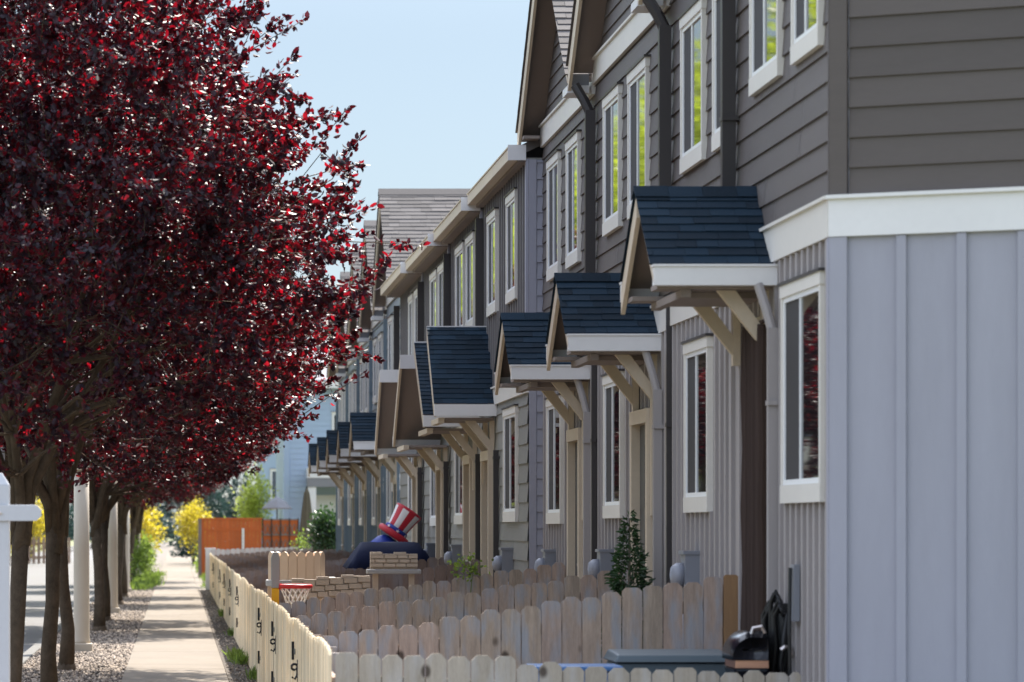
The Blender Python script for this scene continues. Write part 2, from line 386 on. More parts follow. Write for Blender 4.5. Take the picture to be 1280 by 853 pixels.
def canopy_gable(house, Xw, Xf, y0, y1, ze, zr, leg=0.95):
    ym = (y0 + y1) / 2
    root = MB()
    for ya in (y0, y1):
        slab(root, [(Xf, ya, ze), (Xw, ya, ze), (Xw, ym, zr), (Xf, ym, zr)] if ya == y0 else
             [(Xf, ym, zr), (Xw, ym, zr), (Xw, ya, ze), (Xf, ya, ze)], 0.05)
    c = root.build('canopy', M['soffit'], house)
    L = math.hypot(ym - y0, zr - ze); up = Vector((0, (ym - y0) / L, (zr - ze) / L)); up2 = Vector((0, -up.y, up.z))
    m = MB()
    shingles(m, (Xf - 0.045, y0, ze + 0.002), (1, 0, 0), up, Xw - Xf + 0.04, L, exp=0.098, tab=0.24, thick=0.009)
    shingles(m, (Xf - 0.045, y1, ze + 0.002), (1, 0, 0), up2, Xw - Xf + 0.04, L, exp=0.098, tab=0.24, thick=0.009)
    for k in range(int((Xw - Xf) / 0.22) + 1):
        xa = Xf - 0.05 + k * 0.22; xb = min(xa + 0.218, Xw - 0.005)
        if xb - xa > 0.03:
            h = 0.02 + random.uniform(0, 0.004)
            m.extr([(xa, ym - 0.10, zr - 0.10 * up.z / up.y + h), (xa, ym, zr + h + 0.006), (xa, ym + 0.10, zr - 0.10 * up.z / up.y + h), (xa, ym, zr)], (xb - xa, 0, 0))
    m.build('shingle_roof', M['shingle_blue'], c)
    s = (zr - ze) / (ym - y0)
    for sg, ya in ((1, y0), (-1, y1)):
        m = MB(); h = 0.155 if sg < 0 else 0.045
        yb = ya - sg * 0.05
        m.extr([(Xf - 0.03, yb, ze - 0.05 * s - 0.03), (Xf - 0.03, ym, zr - 0.022), (Xf - 0.03, ym, zr - 0.022 - h), (Xf - 0.03, yb, ze - 0.05 * s - 0.03 - h)], (0.028, 0, 0))
        m.build('rake_board', M['rake'], c)
        m = MB()
        yg0, yg1 = (ya - 0.105, ya - 0.002) if sg > 0 else (ya + 0.002, ya + 0.105)
        m.box(Xf - 0.028, Xw - 0.012, yg0, yg1, ze - 0.135, ze - 0.015)
        m.box(Xf - 0.035, Xw - 0.012, yg0 - 0.012, yg1 + 0.002, ze - 0.018, ze - 0.004)
        m.build('gutter', M['white'], c)
        m = MB()
        a, b = (ya + 0.004, ya + 0.30) if sg > 0 else (ya - 0.30, ya - 0.004)
        m.box(Xf + 0.002, Xw - 0.03, a, b, ze - 0.15, ze - 0.12); m.build('soffit', M['soffit'], c)
    m = MB(); m.box(Xf + 0.16, Xf + 0.22, y0 + 0.04, y1 - 0.04, ze - 0.20, ze - 0.152); m.build('front_beam', M['soffit'], c)
    m = MB(); m.box(Xf + 0.225, Xw - 0.03, y0 + 0.31, y1 - 0.31, ze - 0.19, ze - 0.152); m.build('ceiling', M['soffit'], c)
    m = MB(); m.extr([(Xf + 0.20, y0 + 0.10, ze - 0.118), (Xf + 0.20, y1 - 0.10, ze - 0.118), (Xf + 0.20, ym, zr - 0.10)], (0.02, 0, 0)); m.build('gable_panel', M['gable_panel'], c)
    for y in (y0 + 0.17, y1 - 0.17): bracket(c, Xf + 0.06, Xw, y, ze - 0.152, leg=leg)
    return c

def canopy_shed(house, Xw, Xf, y0, y1, za, zb):
    """single slope from (y0,za) to (y1,zb)"""
    rises = zb > za
    m = MB(); slab(m, [(Xf, y0, za), (Xw, y0, za), (Xw, y1, zb), (Xf, y1, zb)], 0.05); c = m.build('canopy', M['soffit'], house)
    L = math.hypot(y1 - y0, zb - za); up = Vector((0, (y1 - y0) / L, (zb - za) / L))
    m = MB()
    if rises: shingles(m, (Xf - 0.03, y0, za + 0.002), (1, 0, 0), up, Xw - Xf + 0.02, L, exp=0.095, tab=0.22, thick=0.008)
    else: shingles(m, (Xf - 0.03, y1, zb + 0.002), (1, 0, 0), -up, Xw - Xf + 0.02, L, exp=0.095, tab=0.22, thick=0.008)
    m.build('shingle_roof', M['shingle_blue'], c)
    lo, zl = (y0, za) if rises else (y1, zb); hi, zh = (y1, zb) if rises else (y0, za)
    sg = 1 if rises else -1
    m = MB(); h = 0.15
    m.extr([(Xf - 0.004, y0, za - 0.012), (Xf - 0.004, y1, zb - 0.012), (Xf - 0.004, y1, zb - h), (Xf - 0.004, y0, za - h)], (-0.028, 0, 0))
    m.build('rake_board', M['rake'], c)
    m = MB()
    a, b = (lo - 0.105, lo - 0.002) if rises else (lo + 0.002, lo + 0.105)
    m.box(Xf - 0.03, Xw - 0.012, a, b, zl - 0.14, zl - 0.01); m.build('gutter', M['white'], c)
    m = MB()
    a, b = (hi + 0.002, hi + 0.03) if rises else (hi - 0.03, hi - 0.002)
    m.box(Xf - 0.03, Xw - 0.012, a, b, zh - 0.16, zh + 0.02); m.build('fascia', M['white'], c)
    m = MB(); ylo, yhi = min(y0, y1), max(y0, y1)
    m.box(Xf + 0.02, Xf + 0.09, ylo + 0.02, yhi - 0.02, zl - 0.215, zl - 0.155); m.build('front_beam', M['rake'], c)
    m = MB(); m.box(Xf + 0.10, Xw - 0.03, ylo + 0.03, yhi - 0.03, zl - 0.185, zl - 0.156); m.build('soffit', M['soffit'], c)
    for y in (ylo + 0.15, yhi - 0.15): bracket(c, Xf + 0.05, Xw, y, zl - 0.187, leg=0.4)
    return c

def door(house, fr, u0, u1, z0, z1, pr=0.095):
    m = MB(); t = 0.10
    fr.box(m, u0 - t, u0, z0, z1, 0.0, pr); fr.box(m, u1, u1 + t, z0, z1, 0.0, pr); fr.box(m, u0 - t, u1 + t, z1, z1 + 0.11, 0.0, pr + 0.005)
    d = m.build('door', M['beam'], house)
    m = MB(); fr.box(m, u0 + 0.004, u1 - 0.004, z0 + 0.02, z1 - 0.004, 0.004, 0.026)
    for k in range(3):
        for q in range(2):
            a = u0 + 0.12 + q * (u1 - u0) * 0.46; b = a + (u1 - u0) * 0.32
            c = z0 + 0.2 + k * 0.64
            fr.box(m, a, b, c, c + 0.5, 0.026, 0.032)
    m.build('door_leaf', M['door'], d)
    if pr > 0.03:
        m = MB(); q = fr.p(u0 + 0.1, z0 + 1.0, 0.06); m.lathe(q, [(0.0, -0.03), (0.028, -0.015), (0.03, 0.01), (0.0, 0.03)], 10); m.build('handle', M['steel'], d, True)
    m = MB(); fr.box(m, u0 - 0.1, u1 + 0.1, z0 - 0.25, z0, 0.0, 0.28); m.build('doorstep', M['kerb'], d)
    return d

def downpipe(house, fr, u, z0, z1, m_, out=0.09, w=0.075, elbow=None):
    m = MB()
    fr.box(m, u - w / 2, u + w / 2, z0, z1, out - w, out)
    if elbow:
        uo, zo, oo = elbow
        p = [fr.p(u, z1 - 0.02, out - w / 2), fr.p(u + uo * 0.35, z1 + (zo - z1) * 0.4, (out - w / 2) * 0.6 + oo * 0.4), fr.p(u + uo, zo, oo)]
        m.tube(p, [w * 0.5, w * 0.5, w * 0.5], 8)
    o = m.build('downpipe', m_, house)
    for zz in np.arange(z0 + 0.5, z1, 1.7):
        m = MB(); fr.box(m, u - w / 2 - 0.02, u + w / 2 + 0.02, zz, zz + 0.03, 0.0, out + 0.004); m.build('strap', m_, o)
    return o

def meter(house, fr, u, z):
    m = MB(); fr.box(m, u - 0.12, u + 0.12, z + 0.24, z + 0.56, 0.0, 0.13)
    fr.box(m, u - 0.13, u + 0.13, z + 0.55, z + 0.575, 0.0, 0.145)
    o = m.build('meter_box', M['metal_grey'], house)
    m = MB(); c = fr.p(u, z + 0.4, 0.13)
    rot = Matrix.Rotation(-math.pi / 2, 3, 'Y')
    m.lathe(c, [(0.09, 0.0), (0.088, 0.05), (0.06, 0.085), (0.0, 0.095)], 16, rot=rot); m.build('meter_dome', M['pipe_grey'], o, True)
    m = MB(); m.tube([fr.p(u, z + 0.24, 0.05), fr.p(u, z - 0.5, 0.05)], 0.028, 8); m.build('conduit', M['metal_grey'], o)
    # rounded hose cover beside it
    m = MB(); q = Vector(fr.p(u - 0.42, z + 0.02, 0.10))
    m.lathe(q, [(0.10, -0.30), (0.115, -0.1), (0.11, 0.06), (0.075, 0.15), (0.03, 0.19), (0.0, 0.195)], 14); m.build('hose_cover', M['pipe_grey'], house, True)

def gable_roof(house, Xw, y0, y1, ze, pitch, Xb=12.5, over=0.225, detail=True, gable_mat=None, wall_top=None, last=False):
    ym = (y0 + y1) / 2; zr = ze + pitch * (ym - y0); Xf = Xw - over
    m = MB()
    slab(m, [(Xf, y0, ze), (Xb, y0, ze), (Xb, ym, zr), (Xf, ym, zr)], 0.06)
    slab(m, [(Xf, ym, zr), (Xb, ym, zr), (Xb, y1, ze), (Xf, y1, ze)], 0.06)
    r = m.build('roof', M['soffit'], house)
    L = math.hypot(ym - y0, zr - ze); up = Vector((0, (ym - y0) / L, (zr - ze) / L)); up2 = Vector((0, -up.y, up.z))
    m = MB()
    shingles(m, (Xf - 0.05, y0, ze + 0.002), (1, 0, 0), up, Xb - Xf, L, exp=0.115, tab=0.30, thick=0.009, jit=0.006)
    shingles(m, (Xf - 0.05, y1, ze + 0.002), (1, 0, 0), up2, Xb - Xf, L, exp=0.28, tab=0.6, thick=0.014)
    m.extr([(Xf - 0.055, ym - 0.14, zr - 0.14 * pitch + 0.022), (Xf - 0.055, ym, zr + 0.03), (Xf - 0.055, ym + 0.14, zr - 0.14 * pitch + 0.022), (Xf - 0.055, ym, zr)], (Xb - Xf, 0, 0))
    m.build('shingles', M['shingle_grey'], r)
    for sg, ya in ((1, y0), (-1, y1)):
        m = MB(); h = 0.20 if sg < 0 else 0.05
        m.extr([(Xf - 0.03, ya, ze - 0.02), (Xf - 0.03, ym, zr - 0.02), (Xf - 0.03, ym, zr - 0.02 - h), (Xf - 0.03, ya, ze - 0.02 - h)], (0.028, 0, 0))
        m.build('rake_board', M['rake'], r)
    # eave return box + gutter end on the near side
    for ya in ((y0 + 0.02, y1 - 0.36) if last else (y0 + 0.02,)):
        m = MB(); m.box(Xf + 0.001, Xw - 0.062, ya, ya + 0.34, ze - 0.096, ze - 0.066); m.build('eave_return', M['soffit'], r)
    m = MB(); m.box(Xf - 0.035, Xw - 0.065, y0 - 0.06, y0 + 0.34, ze - 0.165, ze - 0.098)
    m.build('eave_trim', M['white'], r)
    m = MB(); m.box(Xf - 0.01, Xw - 0.065, y0 - 0.05, y0 + 0.018, ze - 0.096, ze + 0.004); m.build('gutter', M['metal_grey'], r)
    # gable wall, shake courses
    fr = facade(Xw)
    m = MB()
    zt = lambda u: ze + pitch * (min(u - y0, y1 - u)) - 0.07
    zb = wall_top if wall_top else ze
    d0 = max((zb - ze + 0.10) / pitch, 0.02)
    m.extr([fr.p(y0 + d0, zb, 0), fr.p(y1 - d0, zb, 0), fr.p(ym, zr - 0.09, 0)], (0.1, 0, 0))
    def lim(z, z2):
        d = max((z2 - ze + 0.09) / pitch, 0.0)
        return y0 + d + 0.03, y1 - d - 0.03
    lap_siding(m, fr, 0, 0, zb, zr - 0.1, 0.13, top=lim)
    m.build('gable_wall', gable_mat or M['upper_grey'], house)
    return r

def core(house, Xw, y0, y1, z0, z1, m_, Xb=12.4):
    m = MB(); m.box(Xw + 0.001, Xb, y0, y1, z0, z1); return m.build('wall', m_, house)

def corner_board(house, fr, u, z0, z1, m_, w=0.10):
    m = MB(); fr.box(m, u - w / 2, u + w / 2, z0, z1, 0.0, 0.032); return m.build('corner_board', m_, house)

def band(house, fr, u0, u1, z0, z1, m_=None):
    m = MB(); fr.box(m, u0, u1, z0, z1, 0.0, 0.036); fr.box(m, u0, u1, z1, z1 + 0.02, 0.0, 0.058); return m.build('belly_band', m_ or M['trim'], house)

# ------------------------------------------------------------------ townhouses
PITCH = 0.75
GRP = 'attached townhouses along the path'

# --- unit A: the end unit nearest the camera
XW = 3.75
A = empty('townhouse', (XW, 20.55, 0), 'end townhouse nearest the camera with blue grey end wall and brown door curtain', 'townhouse', GRP)
fr = facade(XW); CY = 20.55
eu = Vector((0.887, -0.461, 0)); en = Vector((-0.461, -0.887, 0))
m = MB(); m.prism([(XW + 0.002, 24.099), (XW + 0.002, CY + 0.002), (XW + 0.887 * 6, CY - 0.461 * 6 + 0.002), (12.4, CY), (12.4, 24.099)], -0.3, 5.9); m.build('wall', M['lower_taupe'], A)
holes = [(20.73, 22.09, 1.89, 3.22), (22.51, 23.35, 0.2, 3.10)]
m = MB(); batten_siding(m, fr, CY + 0.001, 24.098, 0.2, 3.40, 0.20, holes, w=0.05); m.build('lower_siding', M['facade_taupe'], A)
m = MB(); lap_siding(m, fr, CY + 0.001, 24.098, 3.62, 5.9, 0.171); m.build('upper_siding', M['upper_grey'], A)
band(A, fr, CY, 24.098, 3.40, 3.615)
window(A, fr, 20.73, 22.09, 1.89, 3.22); window(A, fr, 20.80, 21.72, 4.53, 5.72); window(A, fr, 22.20, 23.30, 4.53, 5.72)
ef = Frame((XW, CY, 0), eu, en)
m = MB(); batten_siding(m, ef, 0.002, 6, 0.1, 3.40, 0.345, (), start=0.40, w=0.055); m.build('lower_siding', M['lower_taupe'], A)
m = MB(); lap_siding(m, ef, 0.09, 6, 3.62, 5.9, 0.171); m.build('upper_siding', M['upper_grey'], A)
m = MB(); ef.box(m, -0.02, 6, 3.40, 3.615, 0.0, 0.037); ef.box(m, -0.03, 6, 3.615, 3.636, 0.0, 0.06); m.build('belly_band', M['white'], A)
m = MB(); ef.box(m, -0.018, 0.085, 0.1, 3.399, 0.0, 0.030); fr.box(m, CY - 0.0, CY + 0.07, 0.1, 3.399, 0.0, 0.030); m.build('corner_board', M['lower_taupe'], A)
m = MB(); ef.box(m, -0.018, 0.085, 3.637, 5.9, 0.0, 0.030); fr.box(m, CY - 0.0, CY + 0.03, 3.637, 5.9, 0.0, 0.030); m.build('corner_board', M['upper_grey'], A)
canopy_gable(A, XW, 3.0, 22.50, 24.02, 3.385, 3.92, leg=0.12)
door(A, fr, 22.62, 23.24, 0.45, 2.98, pr=0.022)
downpipe(A, fr, 22.34, 0.3, 2.98, M['facade_taupe'], out=0.085, w=0.062, elbow=(0.07, 3.255, 0.13))
downpipe(A, fr, 24.0, 3.95, 5.75, M['pipe'], out=0.12, w=0.09)
gable_roof(A, XW, CY - 0.25, 24.08, 6.02, PITCH)
for u, zz in ((22.2, 0.95),):
    m = MB(); fr.box(m, 21.55, 21.68, 1.18, 1.52, 0.02, 0.055); o = m.build('cable_box', M['metal_grey'], A)
    m = MB(); m.tube([fr.p(21.6, 1.5, 0.07), fr.p(21.57, 1.1, 0.08), fr.p(21.58, 0.6, 0.07), fr.p(21.55, 0.2, 0.06)], 0.012, 6); m.build('cable', M['black'], o)

# --- unit B
B = empty('townhouse', (XW, 24.1, 0), 'narrow grey gabled townhouse with no porch canopy, second from the end wall', 'townhouse', GRP)
holes = [(25.15, 26.32, 1.85, 3.08)]
core(B, XW, 24.1, 27.299, -0.2, 5.75, M['facade_taupe'])
m = MB(); batten_siding(m, fr, 24.1, 27.298, 0.2, 3.26, 0.235, holes, w=0.05); m.build('lower_siding', M['facade_taupe'], B)
m = MB(); lap_siding(m, fr, 24.1, 27.298, 3.48, 5.75, 0.171); m.build('upper_siding', M['upper_grey'], B)
band(B, fr, 24.1, 27.298, 3.26, 3.47)
window(B, fr, *holes[0][:2], 1.85, 3.08); window(B, fr, 24.22, 24.92, 4.34, 5.48); window(B, fr, 25.40, 26.5, 4.34, 5.48)
corner_board(B, fr, 24.2, 0.2, 3.258, M['facade_taupe'])
meter(B, fr, 25.75, 1.0)
downpipe(B, fr, 27.14, 0.3, 3.45, M['pipe'], out=0.06, w=0.045)
downpipe(B, fr, 27.12, 3.5, 5.52, M['pipe'], out=0.12, w=0.09, elbow=(0.05, 5.74, 0.2))
gable_roof(B, XW, 24.1, 27.27, 5.92, PITCH)

# --- unit C
C_ = empty('townhouse', (XW, 27.3, 0), 'dark grey gabled townhouse with taupe lower wall and slim shrub by its downstairs window', 'townhouse', GRP)
core(C_, XW, 27.3, 32.199, -0.2, 5.72, M['facade_taupe'])
holes = [(30.1, 31.3, 1.82, 3.05), (28.0, 29.0, 0.2, 2.7)]
m = MB(); batten_siding(m, fr, 27.3, 32.198, 0.2, 3.24, 0.245, holes, w=0.05); m.build('lower_siding', M['facade_taupe'], C_)
m = MB(); lap_siding(m, fr, 27.3, 32.198, 3.46, 5.70, 0.171); m.build('upper_siding', M['upper_grey'], C_)
band(C_, fr, 27.3, 32.198, 3.24, 3.45); band(C_, fr, 27.32, 32.19, 5.70, 5.90)
window(C_, fr, 30.1, 31.3, 1.82, 3.05); window(C_, fr, 28.45, 29.6, 4.27, 5.46); window(C_, fr, 30.2, 31.32, 4.27, 5.46)
corner_board(C_, fr, 27.4, 0.2, 3.238, M['facade_taupe'], 0.14)
canopy_gable(C_, XW, 3.04, 27.78, 29.25, 3.235, 3.73)
door(C_, fr, 28.1, 28.95, 0.42, 2.56)
downpipe(C_, fr, 27.66, 0.3, 2.80, M['facade_taupe'], out=0.09, w=0.065, elbow=(0.08, 3.11, 0.14))
downpipe(C_, fr, 32.04, 0.3, 3.4, M['pipe'], out=0.06, w=0.045)
downpipe(C_, fr, 32.02, 3.45, 5.45, M['pipe'], out=0.12, w=0.09, elbow=(0.05, 5.68, 0.2))
meter(C_, fr, 30.9, 0.98)
gable_roof(C_, XW, 27.33, 32.17, 5.86, PITCH, wall_top=5.92)

# --- unit D
D = empty('townhouse', (XW, 32.2, 0), 'dark grey gabled townhouse whose steep rake meets the sky, beside the brown flat eaved row', 'townhouse', GRP)
core(D, XW, 32.2, 36.78, -0.2, 5.66, M['facade_taupe'])
holes = [(34.8, 36.1, 1.776, 3.02), (32.75, 33.75, 0.2, 2.66)]
m = MB(); batten_siding(m, fr, 32.2, 36.779, 0.2, 3.22, 0.25, holes, w=0.05); m.build('lower_siding', M['facade_taupe'], D)
m = MB(); lap_siding(m, fr, 32.2, 36.779, 3.44, 5.62, 0.171); m.build('upper_siding', M['upper_grey'], D)
band(D, fr, 32.2, 36.778, 3.22, 3.43); band(D, fr, 32.22, 36.77, 5.62, 5.82)
window(D, fr, 34.8, 36.1, 1.776, 3.02); window(D, fr, 33.28, 34.3, 4.2, 5.40); window(D, fr, 35.0, 36.06, 4.2, 5.40)
corner_board(D, fr, 32.3, 0.2, 3.218, M['facade_taupe'], 0.14)
canopy_gable(D, XW, 3.04, 32.5, 34.0, 3.21, 3.70)
door(D, fr, 32.85, 33.65, 0.4, 2.54)
downpipe(D, fr, 32.4, 0.3, 2.78, M['facade_taupe'], out=0.09, w=0.065, elbow=(0.08, 3.09, 0.14))
meter(D, fr, 35.5, 0.95)
gable_roof(D, XW, 32.23, 36.95, 5.79, PITCH, wall_top=5.84, last=True)

# --- second terrace: brown board siding above, lapped grey below, straight eaves
SPEC = [ # y0, y1, Xw, eave, upper windows, lower window, canopy(kind,y0,y1,za,zb), label
 (36.80, 42.10, 3.60, 5.64, ((37.85, 38.92), (40.2, 41.3)), (37.8, 39.25), (40.45, 41.62, 3.13, 4.05), 'brown grey flat eaved townhouse with sunlit patch on its dark canopy, beside the gabled row'),
 (42.10, 46.85, 3.58, 5.59, ((42.96, 44.1), (44.5, 45.75)), (44.55, 45.9), (42.55, 44.15, 3.07, 4.0), 'second brown grey flat eaved townhouse, its canopy peeping out behind the sunlit one'),
 (46.85, 51.60, 3.56, 5.55, ((47.25, 48.5), (48.8, 50.06)), (48.75, 50.0), (46.95, 48.45, 3.97, 2.97), 'brown grey flat eaved townhouse, first with a canopy sloping away down the path'),
 (51.60, 56.90, 3.54, 5.53, ((51.95, 53.05), (53.4, 54.4)), (53.2, 54.5), (51.65, 52.9, 3.98, 2.95), 'last brown grey flat eaved townhouse, touching the pale blue gabled row'),
]
for i, (y0, y1, xw, ev, ups, low, can, lab) in enumerate(SPEC):
    h = empty('townhouse', (xw, y0, 0), lab, 'townhouse', GRP); f2 = facade(xw)
    core(h, xw, y0, y1 - 0.001, -0.2, ev - 0.12, M['lap_greygreen'])
    m = MB(); lap_siding(m, f2, y0, y1 - 0.002, 0.2, 3.12, 0.20); m.build('lower_siding', M['lap_greygreen'], h)
    band(h, f2, y0, y1 - 0.002, 3.12, 3.30)
    hl = [(a, b, 4.15, 5.32) for a, b in ups]
    m = MB(); batten_siding(m, f2, y0, y1 - 0.002, 3.32, ev - 0.12, 0.27, hl, w=0.05); m.build('upper_siding', M['upper_brown'], h)
    for a, b in ups: window(h, f2, a, b, 4.15 - 0.03 * i, 5.30 - 0.03 * i)
    window(h, f2, low[0], low[1], 1.80 - 0.02 * i, 3.02 - 0.02 * i)
    canopy_shed(h, xw, 2.92 + 0.02 * min(i, 1), *can)
    dm = (can[0] + can[1]) / 2; door(h, f2, dm - 0.42, dm + 0.42, 0.4, 2.5)
    downpipe(h, f2, y0 + 0.12 if i else y1 - 2.05, 0.3, 2.6, M['pipe'], out=0.08, w=0.06)
    downpipe(h, f2, y1 - 0.14, 3.3, ev - 0.3, M['pipe'], out=0.12, w=0.09)
    corner_board(h, f2, y0 + 0.06, 3.32, ev - 0.13, M['lower_taupe'], 0.11)
    meter(h, f2, (low[0] + low[1]) / 2, 0.95)
    # eave roof: slope up away from the street
    xf = xw - 0.10 - 0.04 * i
    m = MB(); slab(m, [(xf, y0, ev), (xf, y1, ev), (8.0, y1, ev + 2.2), (8.0, y0, ev + 2.2)], 0.10); slab(m, [(8.0, y0, ev + 2.2), (8.0, y1, ev + 2.2), (12.4, y1, ev), (12.4, y0, ev)], 0.10)
    r = m.build('roof', M['shingle_grey'], h)
    m = MB(); m.box(xf - 0.10, xf - 0.003, y0 + 0.004, y1 - 0.004, ev - 0.13, ev - 0.01); m.box(xf - 0.11, xf + 0.0, y0 + 0.004, y1 - 0.004, ev - 0.012, ev + 0.004)
    m.build('gutter', M['rake'], r)
    m = MB(); m.box(xf - 0.115, xw - 0.03, y0 - 0.004, y0 + 0.022, ev - 0.145, ev + 0.012); m.build('gutter_end', M['white'], r)
    m = MB(); m.box(xf, xw - 0.004, y0 + 0.025, y1 - 0.004, ev - 0.16, ev - 0.115); m.build('soffit', M['soffit'], r)
    if i == 0:                                  # return wall facing the camera
        rf = Frame((xw, y0, 0), (1, 0, 0), (0, -1, 0))
        m = MB(); rf.box(m, 0.0, 0.075, 0.2, 5.5, 0.0, 0.02); m.build('corner_board', M['lower_taupe'], h)
        m = MB(); lap_siding(m, rf, 0.076, 0.16, 0.2, 5.5, 0.17); m.build('return_siding', M['lower_taupe'], h)

# --- third terrace: pale blue, gabled
LB = ['first pale blue gabled townhouse, its broad grey roof slope clear against the sky', 'pale blue gabled townhouse, its roof edge just behind the broad grey roof slope',
      'pale blue gabled townhouse, third grey roof edge from the broad roof slope', 'pale blue gabled townhouse, fourth along the blue row, behind the plum crown', 'farthest pale blue gabled townhouse, beside the white garage']
for i in range(5):
    y0 = 57.0 + 4.6 * i; y1 = y0 + 4.6; xw = 3.60; dz = -0.13 * i
    h = empty('townhouse', (xw, y0, 0), LB[i], 'townhouse', GRP); f3 = facade(xw)
    core(h, xw, y0, y1 - 0.001, -0.4, 5.52 + dz, M['lower_blue'])
    cy = y0 + 1.5
    ups = ((y0 + 0.9, y0 + 1.95), (y0 + 2.6, y0 + 3.65)); low = (y0 + 3.0, y0 + 4.1)
    m = MB(); batten_siding(m, f3, y0, y1 - 0.002, 0.1, 2.34, 0.30, [(low[0], low[1], 1.75, 3.0)], w=0.05); m.build('lower_siding', M['lower_blue'], h)
    m = MB(); f3.box(m, y0, y1 - 0.002, 2.34, 2.60, 0.0, 0.022); m.build('water_table', M['white'], h)
    m = MB(); lap_siding(m, f3, y0, y1 - 0.002, 2.61, 5.50 + dz, 0.18); m.build('upper_siding', M['lap_blue'], h)
    for a, b in ups: window(h, f3, a, b, 4.1 + dz, 5.25 + dz)
    window(h, f3, low[0], low[1], 1.78, 3.0)
    ez = 3.13 - 0.02 * i
    canopy_gable(h, xw, 2.88, y0 + 1.1, y0 + 2.6, ez, ez + 0.46, leg=0.2)
    door(h, f3, cy + 0.0, cy + 0.8, 0.35, 2.45, pr=0.035)
    downpipe(h, f3, y0 + 0.9, 0.3, 2.8, M['lower_blue'], out=0.06, w=0.06)
    downpipe(h, f3, y1 - 0.1, 0.3, 5.3 + dz, M['lower_blue'], out=0.07, w=0.06)
    corner_board(h, f3, y0 + 0.06, 0.2, 5.5 + dz, M['trim'], 0.10)
    band(h, f3, y0 + 0.02, y1 - 0.02, 5.50 + dz, 5.68 + dz)
    gable_roof(h, xw, y0 + 0.02, y1 - 0.02, 5.58 + dz, PITCH, gable_mat=M['lap_blue'], wall_top=5.70 + dz)

# curtain hanging beside the near door
m = MB(); n = 96; za, zt = 0.72, 3.02
pts_o = []
for k in range(n + 1):
    y_ = 22.60 + 0.66 * k / n; ph_ = 2 * math.pi * (k / n * 9 + 0.25 * math.sin(k * 0.13))
    pts_o.append((XW - 0.075 - 0.036 * math.sin(ph_) - 0.008 * math.sin(2.3 * ph_), y_ + 0.012 * math.cos(ph_)))
for dx in (0.0, 0.005):
    base_i = len(m.v)
    for (xa, ya) in pts_o:
        for q in range(7):
            z_ = za + (zt - za) * q / 6; sway = 0.006 * math.sin(3.1 * q + ya * 9)
            m.v.append((xa + dx + sway, ya + sway * 0.5, z_))
    for k in range(n):
        for q in range(6):
            i = base_i + k * 7 + q; m.f.append((i, i + 7, i + 8, i + 1)); m.mi.append(0)
m.tube([(XW - 0.075, 22.54, zt + 0.014), (XW - 0.075, 23.34, zt + 0.014)], 0.013, 8)
cu = m.build('door_curtain', M['curtain'], smooth=True); tag(cu, 'dark brown pleated curtain hanging across the nearest porch door', 'curtain')

# ------------------------------------------------------------------ ground
def sheet(name, pts, m_, kind='structure', th=None):
    mb = MB(); mb.poly(pts); o = mb.build(name, m_); tag(o, kind=kind); return o
sheet('ground', [(-400, -60, -0.16), (400, -60, -0.16), (400, 900, -0.16), (-400, 900, -0.16)], M['earth'])
mb = MB(); mb.box(-8.0, -2.13, -40, 420, -0.40, -0.125); tag(mb.build('road', M['asphalt']), kind='structure')
mb = MB()
y = -40.0
while y < 420: mb.box(-2.13, -1.98, y, y + 2.99, -0.4, 0.0); y += 3.0
tag(mb.build('kerb', M['kerb'], bevel=0.012), kind='structure')
mb = MB(); y = -40.0
while y < 420:
    mb.box(-0.63, 0.59, y, y + 1.52, -0.3, random.uniform(-0.003, 0.003)); y += 1.532
tag(mb.build('sidewalk', M['concrete'], bevel=0.008), kind='structure')
mb = MB(); mb.box(0.595, 0.915, -40, 100.2, -0.3, -0.012); tag(mb.build('shaded_soil_verge', M['verge']), kind='structure')  # soil strip, also standing in for the fence's shadow
mb = MB(); mb.box(0.595, 0.915, 100.2, 420, -0.3, -0.004); tag(mb.build('sidewalk_edge', M['concrete']), kind='structure')
mb = MB(); mb.box(-1.98, -0.63, -40, 420, -0.3, -0.035); tag(mb.build('gravel_bed', M['gravel_bed']), kind='structure')
mb = MB(); ny = 60
for k in range(ny):
    ya, yb = 18 + k * 1.45, 18 + (k + 1) * 1.45
    mb.poly([(0.92, ya, -0.02), (0.92, yb, -0.02), (3.76, yb, 0.40), (3.76, ya, 0.40)])
tag(mb.build('yard', M['soil']), kind='structure')
mb = MB(); mb.box(-9.6, -8.0, -40, 420, -0.4, 0.0); tag(mb.build('far_pavement', M['kerb']), kind='structure')

# loose stones
def stones(n, x0, x1, y0, y1, s0, s1, z):
    c = np.stack([RNG.uniform(x0, x1, n), y0 + (y1 - y0) * RNG.random(n) ** 1.5, np.full(n, z)], 1)
    base = np.array([(1, 0, 0), (0, 1, 0), (-1, 0, 0), (0, -1, 0), (0, 0, 0.8), (0, 0, -0.8)], float)
    s = RNG.uniform(s0, s1, (n, 1, 1)) * RNG.uniform(0.6, 1.3, (n, 6, 1)); a = RNG.uniform(0, 6.28, n)
    v = base[None] * s
    x = v[..., 0] * np.cos(a)[:, None] - v[..., 1] * np.sin(a)[:, None]; y = v[..., 0] * np.sin(a)[:, None] + v[..., 1] * np.cos(a)[:, None]
    v = np.stack([x, y, v[..., 2]], -1) + c[:, None]
    f = np.array([(0, 1, 4), (1, 2, 4), (2, 3, 4), (3, 0, 4), (1, 0, 5), (2, 1, 5), (3, 2, 5), (0, 3, 5)])
    return v.reshape(-1, 3), (f[None] + 6 * np.arange(n)[:, None, None]).reshape(-1, 3)

